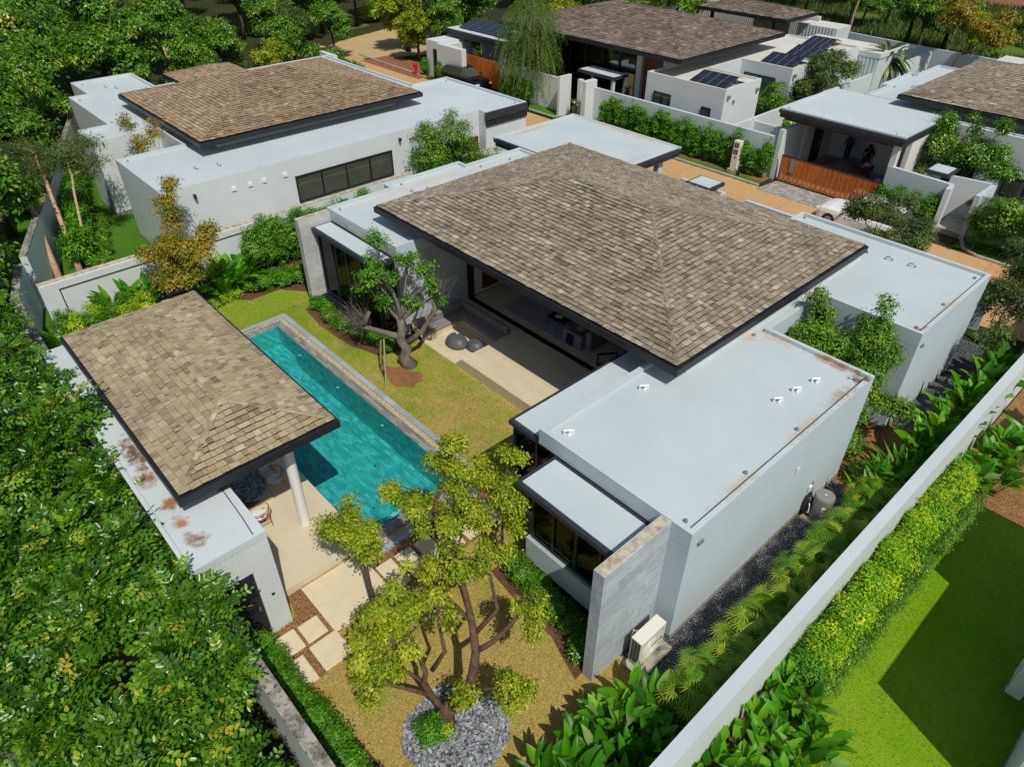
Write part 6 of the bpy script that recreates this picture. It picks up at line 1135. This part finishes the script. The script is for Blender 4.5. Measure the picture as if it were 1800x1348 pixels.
# west: behind the green grey wall of the left house
def wl(x): return 2.6+(-33.0-x)*.38
for (x,dy,s,i) in [(-29.5,-2.6,.75,0),(-33,-2.0,.8,1),(-34.5,-4.6,.95,2),(-37.5,-2.2,.85,3),(-39.5,-4.5,.9,0),(-42,-2.4,.9,2),(-45,-2.2,1.0,1),(-44,-5.4,1.0,3),(-48.5,-2.2,.95,0),(-49.5,-5.6,1.05,2),(-53,-2.2,.95,3),(-56.5,-2.0,1.0,1),(-54.5,-5.5,1.1,0),(-60.5,-3.2,1.0,2),(-60,-7,1.1,1),(-65,-6.5,1.1,3),(-65.5,-2.5,1.0,0),(-70,-8,1.2,2),(-72,-4,1.1,1),(-77,-9,1.2,0),(-79,-5,1.1,3),(-85,-11,1.2,2)]:
    forest(i,x,wl(x)+dy,s*1.08,'dark leafy woodland tree beyond the green grey wall at the far left','woodland trees beyond the left garden wall')
for (x,y,s,i) in [(-58,14.5,.9,1),(-60,17.5,.85,0),(-57.5,20,.7,3),(-63,21,.9,2),(-66,17,1.0,0),(-61,24,.75,1),(-69,22,.9,3),(-74,18.5,.9,2),(-82,17.5,1.1,0),(-90,20,1.2,1),(-98,22,1.2,3),(-58,27,.62,4),(-60.5,29.5,.7,1),(-63.5,31,.6,5),(-71,33,.75,4),(-68.5,31.5,.65,0)]:
    forest(i,x,y,s*1.1,'green park tree behind the upper left house','park trees behind the upper left house')
for (x,y,s,i) in [(-62,43,.85,4),(-72,37,.8,2),(-75,41,.9,0),(-78,33.5,.8,1),(-84,30,1.0,2),(-86,38,1.0,3),(-92,33,1.1,0),(-95,42,1.1,1),(-83,46,1.0,2),(-78,50,1.0,0),(-90,52,1.1,3),(-103,48,1.2,2),(-104,37,1.2,1),(-60,46.5,.8,1),(-57.5,48.5,.8,2),(-62.5,50,.9,0),(-66,50.5,.85,3),(-56,52,.85,1),(-60,55,1.0,2),(-67,56,1.0,0),(-73,58,1.1,3),(-80,62,1.1,1),(-62,62,1.0,2),(-70,66,1.2,0),(-54,60,.9,3),(-57,68,1.0,1),(-64,74,1.2,2),(-52,53.5,.7,4),(-73,38.5,.8,0),(-76,46,.85,3),(-75,52,.9,1),(-69,53,.85,0),(-59,58,.9,2),(-49,58,.9,0),(-46,64,1,3),(-47,70,1,1),(-40,78,.9,2),(-55,75,1.1,0),(-51,82,1.1,3),(-60,84,1.2,1),(-70,78,1.3,2),(-80,72,1.3,3),(-90,64,1.3,0),(-100,58,1.3,1),(-110,50,1.4,2),(-112,40,1.4,3),(-82,35.5,.8,1),(-89,46,.9,4),(-58.3,41.6,.62,4),(-64.9,36.4,.6,1),(-61,46.3,.75,2),(-57,43.5,.6,0),(-66,33,.6,5),(-99,52,1.2,4)]:
    forest(i,x,y,s*1.22,'park tree along the pale paths at the top of the picture','park trees along the pale paths')
for (x,y,s,i) in [(-39.5,88,.75,1),(-37.2,86.2,.6,3),(-36,89,.75,0),(-29.5,79,.95,3),(-27.6,77,.85,1),(-26.5,80.5,.9,0),(-23.8,79.5,.62,4),(-49,92,.9,4),(-46,97,.8,4),(-33,99,.9,4),(-16,84,.7,4),(-14,90,.9,3),(-19,97,1.0,3),(-10,84,.9,0),(-24,110,1.0,4),(-36,120,1.2,1),(-52,118,1.3,3),(-10,112,1.4,1),(-60,100,1.2,1),(-70,108,1.4,3),(-48,135,1.5,0),(-28,140,1.6,2),(-10,145,1.7,1),(-64,142,1.7,3),(8,120,1.6,0)]:
    forest(i,x,y,s*1.15,'meadow tree beyond the rear garden walls at the top right','meadow trees beyond the rear walls')
tree('autumn_tree','spreading tree with golden brown leaves and bare limbs over the rear wall','tree',(-20.6,66.5,0),[lb(-21.2,67.5,5.0,1.5,1.3,.9),lb(-19.4,68.5,5.4,1.5,1.3,.9),lb(-22.6,69.5,5.6,1.6,1.4,1.1),lb(-18.0,67.6,4.2,1.2,1.1,.7)],'leaf_autumn','bark_dark',[(-20.6,66.5,0),(-20.9,66.6,1.5),(-20.5,67,3)],.18,330,50,.42,.2,.1,131,twigs=60,shell=.25)
for i,(x,y,h) in enumerate([(-33.2,74.2,7),(-25.5,79.0,4.5),(-38.6,86,8)]): tag(MB().tube([(x,y,-.1),(x+.1,y,h*.5),(x+.5,y+.2,h)],[.11,.09,.04],7).build('pale_trunk','bark_peel'),['slim pale pole like trunk behind the corrugated pavilion','pale forked bare trunk in the meadow at the top right','tall pale trunk in front of the meadow trees'][i],'trunk')
# tall meadow grass as one uncountable mass
g=np.random.default_rng(55); n=80000; P=np.stack([g.uniform(-62,-2,n),g.uniform(72.5,112,n),np.zeros(n)],1); P[:,1]+=g.normal(size=n)*.3
dn=np.sin(P[:,0]*.35)+np.cos(P[:,1]*.28+P[:,0]*.1); keep=dn>-1.7; P=P[keep]; n=len(P); V,F=leaves(P,g.normal(size=(n,3)),np.array([0,0,1.])+g.normal(size=(n,3))*.25,g.uniform(.35,.9,n),g.uniform(.06,.14,n)); tag(raw('meadow_grass',V,F,np.repeat(np.clip(g.normal(.5,.2,n),0,1),2),'leaf_olive'),'tall rough grass covering the meadow beyond the rear walls','grass',None,'stuff')
# short lawn blades near the camera (one mass each)
def blades(name,rects,n,mat,lab,seed,hmin=.02,hmax=.05,excl=()):
    g=np.random.default_rng(seed); A=np.array([(b-a)*(d-c) for a,b,c,d in rects]); pick=g.choice(len(rects),n,p=A/A.sum()); Rr=np.array(rects)[pick]; x=g.uniform(Rr[:,0],Rr[:,1]); y=g.uniform(Rr[:,2],Rr[:,3]); k=np.ones(n,bool)
    for (a,b,c,d) in excl: k&=~((x>a)&(x<b)&(y>c)&(y<d))
    x,y=x[k],y[k]; n=len(x); P=np.stack([x,y,np.full(n,-.012)],1); f=np.clip(.5+.28*np.sin(x*1.1+np.cos(y*.9)*2)*np.cos(y*1.3+x*.4)+g.normal(0,.2,n),0,1)
    V,F=leaves(P,g.normal(size=(n,3)),np.array([0,0,.8])+g.normal(size=(n,3))*.55,g.uniform(hmin,hmax,n),g.uniform(.010,.020,n)); tag(raw(name,V,F,np.repeat(f,2),mat),lab,'grass',None,'stuff')
leaf('blade_dry',[(0,'#5d7a18'),(.3,'#8a9628'),(.6,'#b5a848'),(.85,'#cdb866'),(1,'#dccb90')],.15,.3,None,.7)
leaf('blade_green',[(0,'#4d7d0a'),(.4,'#6d9c12'),(.8,'#93b828'),(1,'#b5c84c')],.15,.35,None,.7)
ex=[(-25.8,-12.0,5.8,10.4),(-5.9,-2.8,8.6,16),(-12.8,-10.8,2,10.4),(-10.9,-9.95,2.2,3.9),(-30.7,-26.2,8.5,16),(-30.7,-28.2,1.8,8.5),(-25.7,-20.3,11.2,16),(-9.6,-5.8,7.9,16),(-11.1,-9,9.9,16),(-21,-11,13.3,16),(-11.9,-8,1.8,2.6),(-8,-2.9,1.8,3.0),(-24.7,-12.6,1.7,6)]
blades('lawn_blades',[(-28.2,-2.9,2.4,5.9),(-28.0,-11.0,10.3,13.4),(-30,-25.7,5.9,11.5),(-12.1,-3.0,5.9,9.5)],210000,'blade_dry','short dry patchy grass blades of the garden lawn',1,excl=ex)
blades('lawn_blades',[(-1.7,4,2,20.7)],90000,'blade_green','short rich green grass blades of the neighbouring lawn',2)
# ================================================================ vehicles
def car(name,label,x,y,rz,mat,L=4.6,W=1.84,Hh=1.62):
    t=thing(name,label,'car',(x,y,0),None,rz)
    st=[(-.5,.72,.30,.62),(-.485,.86,.24,.80),(-.44,.94,.20,.90),(-.36,.985,.18,.97),(-.2,1,.18,1.0),(.0,1,.18,1.02),(.2,1,.18,1.03),(.36,.985,.18,1.04),(.44,.96,.20,1.04),(.485,.9,.26,1.0),(.5,.8,.34,.86)]
    rows=[]
    for (u,w_,z0,z1) in st:
        hw=W/2*w_; rows.append([(u*L,-hw*.9,z0),(u*L,-hw,z0+.15),(u*L,-hw,z1*.72),(u*L,-hw*.95,z1*.9),(u*L,-hw*.82,z1),(u*L,0,z1+.03),(u*L,hw*.82,z1),(u*L,hw*.95,z1*.9),(u*L,hw,z1*.72),(u*L,hw,z0+.15),(u*L,hw*.9,z0)])
    m=MB(); n=len(rows[0]); m.grid(rows); m.add(rows[0],[tuple(range(n))]); m.add(rows[-1],[tuple(range(n))[::-1]]); m.build('body',mat,t,smooth=False,local=True,bevel=.03)
    cab=[(-.20,.60,1.02),(-.075,.74,Hh-.06),(.05,.76,Hh),(.28,.74,Hh-.02),(.40,.70,Hh-.12),(.475,.62,1.05)]; rows=[]
    for (u,w_,z) in cab: hw=W/2; rows.append([(u*L,-hw*.90,1.0),(u*L,-hw*w_,z),(u*L,hw*w_,z),(u*L,hw*.90,1.0)])
    m=MB(); m.grid(rows); m.build('windows','glass_dark',t,local=True)
    rows=[]
    for (u,w_,z) in cab[1:5]: hw=W/2*w_*.98; rows.append([(u*L,-hw,z+.012),(u*L,-hw*.5,z+.035),(u*L,hw*.5,z+.035),(u*L,hw,z+.012)])
    MB().grid(rows).build('roof_panel',mat,t,local=True,smooth=True)
    for sx in(-1,1): MB().box(-.06*L,.33*L,sx*W*.36-.02,sx*W*.36+.02,Hh+.03,Hh+.07).build('roof_rail','grey_metal',t,local=True)
    for u in(-.32,.31):
        for sy in(-1,1):
            wy=sy*(W/2-.1); w_=MB().tube([(u*L,wy-.11,.34),(u*L,wy+.11,.34)],[.34,.34],20).build('wheel','rubber',t,local=True); MB().tube([(u*L,wy-.115,.34),(u*L,wy+.115,.34)],[.2,.2],12).build('rim','grey_metal',w_,local=True)
    for sy in(-1,1):
        MB().box(-.497*L,-.455*L,sy*W*.36-.16,sy*W*.36+.16,.62,.76).build('headlight','label_white',t,local=True); MB().box(.485*L,.5*L,sy*W*.38-.13,sy*W*.38+.13,.75,.95).build('tail_light','red_paint',t,local=True)
        MB().bx((-.15*L,sy*(W/2+.08),1.05),(.12,.2,.12)).build('mirror',mat,t,local=True,bevel=.02)
car('parked_car','black estate car with roof rails parked before the solid timber gates',-48.3,38.95,R(180),'car_black',4.8)
car('parked_car','white car parked on the orange road, mostly hidden by the feathery tree',-13.1,36.9,0,'car_white',4.6)
# ================================================================ people in the carport
def person(label,x,y,z,rz,joints,hairm,shirtm,legm,scarf=False):
    t=thing('person',label,'person',(x,y,z),None,rz)
    def skin(name,verts,edges,rad,mat):
        me=bpy.data.meshes.new(name); me.from_pydata(verts,edges,[]); o=bpy.data.objects.new(name,me); S.collection.objects.link(o); o.parent=t; me.materials.append(MT[mat])
        o.modifiers.new('skin','SKIN'); sv=me.skin_vertices[0].data
        for i,r in enumerate(rad): sv[i].radius=(r,r); sv[i].use_root=(i==0)
        sb=o.modifiers.new('sub','SUBSURF'); sb.levels=1; sb.render_levels=1; return o
    J=joints; nm=['pelvis','chest','neck','head','top','shl','ell','hal','shr','elr','har','hil','knl','anl','tol','hir','knr','anr','tor']; V=[J[k] for k in nm]; I={k:i for i,k in enumerate(nm)}
    E=[('pelvis','chest'),('chest','neck'),('neck','head'),('head','top'),('chest','shl'),('shl','ell'),('ell','hal'),('chest','shr'),('shr','elr'),('elr','har'),('pelvis','hil'),('hil','knl'),('knl','anl'),('anl','tol'),('pelvis','hir'),('hir','knr'),('knr','anr'),('anr','tor')]
    rad=[.13,.14,.055,.095,.07,.06,.042,.03,.06,.042,.03,.085,.055,.038,.03,.085,.055,.038,.03]
    skin('body',V,[(I[a],I[b]) for a,b in E],rad,'skin')
    skin('shirt',[J['pelvis'],J['chest'],J['shl'],J['ell'],J['shr'],J['elr']],[(0,1),(1,2),(2,3),(1,4),(4,5)],[.145,.16,.075,.055,.075,.055],shirtm)
    skin('trousers',[J['pelvis'],J['hil'],J['knl'],J['anl'],J['hir'],J['knr'],J['anr']],[(0,1),(1,2),(2,3),(0,4),(4,5),(5,6)],[.14,.1,.07,.05,.1,.07,.05],legm)
    h=Vector(J['head']); m=MB(); m.lathe((h.x,h.y,h.z-.1),[(.08,-.12 if scarf else 0),(.125,.02),(.13,.12),(.10,.2),(0,.24)],12); m.build('headscarf' if scarf else 'hair',hairm,t,smooth=True,local=True)
bent=dict(pelvis=(0,0,.82),chest=(.0,.28,1.08),neck=(0,.40,1.2),head=(0,.50,1.24),top=(0,.56,1.32),shl=(-.18,.30,1.08),ell=(-.24,.40,.82),hal=(-.12,.56,.66),shr=(.18,.30,1.08),elr=(.24,.40,.82),har=(.12,.56,.68),hil=(-.1,0,.8),knl=(-.13,.14,.46),anl=(-.13,-.02,.08),tol=(-.14,.13,.03),hir=(.1,0,.8),knr=(.14,.12,.46),anr=(.14,-.06,.08),tor=(.15,.1,.03))
stand=dict(pelvis=(0,0,.92),chest=(.0,.02,1.25),neck=(0,.02,1.45),head=(0,.04,1.56),top=(0,.04,1.68),shl=(-.19,.02,1.38),ell=(-.27,.04,1.12),hal=(-.25,.16,.9),shr=(.19,.02,1.38),elr=(.27,.04,1.12),har=(.25,.18,.92),hil=(-.1,0,.9),knl=(-.11,.03,.5),anl=(-.11,0,.08),tol=(-.12,.14,.03),hir=(.1,0,.9),knr=(.12,.06,.5),anr=(.12,-.03,.08),tor=(.13,.12,.03))
person('person in a dark hood and pale shirt bending forward in the open carport',-16.0,43.6,.02,R(100),bent,'cloth_black','cloth_pale','cloth_denim',True)
person('person in dark clothes beside the red bucket at the back of the carport',-16.9,45.0,.02,R(200),stand,'cloth_black','cloth_black','cloth_black')
person('person in a bright blue shirt standing in the garden behind the carport',-18.6,46.0,.02,R(170),stand,'cloth_black','cloth_blue','cloth_denim')
# ---------------------------------------------------------------- one label per individual in the rows
ROW={ # group: (text after the ordinal, sort key)
 'dead leaves floating on the pool':('dead leaf on the pool water, counting from the far left end of the pool',lambda l:l.x),
 'low shrubs below the bay window':('low shrub under the bay window, counting from the slate fin',lambda l:l.x),
 'low shrubs below the window bay':('low shrub at the window bay, counting from the glass corner',lambda l:l.x),
 'hedge along the stained garden wall':('clipped hedge shrub by the stained wall, counting from the corrugated store',lambda l:l.x),
 'tall shrubs along the dividing wall':('tall dense shrub on the dividing wall, counting from the autumn tree',lambda l:l.y),
 'slim shrubs behind the main house':('slim shrub behind the main house, counting from the slate fin wall',lambda l:l.y),
 'low shrubs in front of the tall hedge':('low bright shrub edging the lawn, counting from the autumn tree',lambda l:l.y),
 'golden low shrubs edging the lawn':('golden low shrub at the lawn corner, counting from the pavilion roof',lambda l:l.y),
 'feathery shrubs by the pavilion':('feathery light shrub behind the pavilion roof, counting away from the angled wall',lambda l:l.y),
 'canna clumps inside the wall':('canna clump inside the white wall, counting up from the picture bottom',lambda l:l.y+.01*l.x),
 'canna clumps on the lawn side':('canna clump on the lawn side, counting up from the picture bottom',lambda l:l.y+.01*l.x),
 'broad leaved clumps by the gravel strip':('broad leaved clump beside the far dark gravel, counting from the strap leaved plants',lambda l:l.y),
 'strap leaved clumps':('strap leaved clump by the white wall, counting from the lady palms',lambda l:l.y),
 'dark broad leaved clumps by the autumn tree':('dark broad leaved clump right of the ochre tree, counting from the pavilion',lambda l:l.y+.01*l.x),
 'broad leaved clumps at the wall panel':('broad leaved clump before the grooved wall panel, counting from the angled wall',lambda l:l.y),
 'broad leaves at the angled wall':('broad leaved plant between angled wall and pavilion roof, counting from the wall bend',lambda l:l.x),
 'broad leaved clumps past the yellow hedge':('broad leaved clump past the golden hedge, counting away from the hedge end',lambda l:l.y),
 'broad leaves along the party wall':('broad leaved plant along the far party wall, counting from the carport backwards',lambda l:l.y),
 'broad leaves inside the street wall':('broad leaved plant inside the right street wall, counting from the slatted gate',lambda l:l.x),
 'lady palms along the white wall':('lady palm between dark gravel and white wall, counting up from the canna clumps',lambda l:l.y),
 'golden hedge on the lawn side':('golden hedge shrub on the lawn side, counting from the canna clumps',lambda l:l.y),
 'dark fringe of the golden hedge':('dark low fringe shrub of the golden hedge, counting from the canna clumps',lambda l:l.y),
 'clipped shrubs along the street wall':('clipped shrub before the long street wall, counting from the planters',lambda l:l.x),
 'clipped shrubs under the willow':('clipped dark shrub under the weeping tree, counting from the timber gates',lambda l:l.x),
 'clipped shrubs at the bin store':('clipped shrub at the white bin store, counting from the red hydrant',lambda l:l.x),
 'shrubs right of the slatted gate':('leafy shrub below the street wall, counting right from the slatted gate',lambda l:l.x),
 'shrubs right of the narrow entrance':('columnar shrub right of the narrow entrance, counting away from it',lambda l:l.x),
 'hedge of the left garden':('hedge shrub along the green grey wall, counting from the peeling trunks',lambda l:-l.x),
 'low shrubs of the left garden':('light low shrub beside the left lawn, counting from the cross wall',lambda l:-l.x),
 'undergrowth outside the stained wall':('dark undergrowth shrub outside the stained wall, counting from the wall bend',lambda l:l.x),
 'rounded shrubs in the park':('rounded park shrub behind the left house, counting leftwards from the willow',lambda l:-l.x),
 'woodland trees beyond the left garden wall':('woodland tree beyond the green grey wall, counting from the peeling trunks',lambda l:-l.x),
 'park trees behind the upper left house':('park tree behind the upper left house, counting away from its back roof',lambda l:-l.x),
 'park trees along the pale paths':('park tree round the pale paths at the top, counting from the willow leftwards',lambda l:-l.x),
 'meadow trees beyond the rear walls':('meadow tree beyond the rear walls, counting from the corrugated pavilion rightwards',lambda l:l.x),
}
for grp,(txt,key) in ROW.items():
    oo=sorted([o for o in S.objects if o.parent is None and o.get('group')==grp],key=lambda o:key(o.location if o.type=='EMPTY' else sum((Vector(c) for c in o.bound_box),Vector())/8))
    for i,o in enumerate(oo): o['label']=ordn(i)+' '+txt
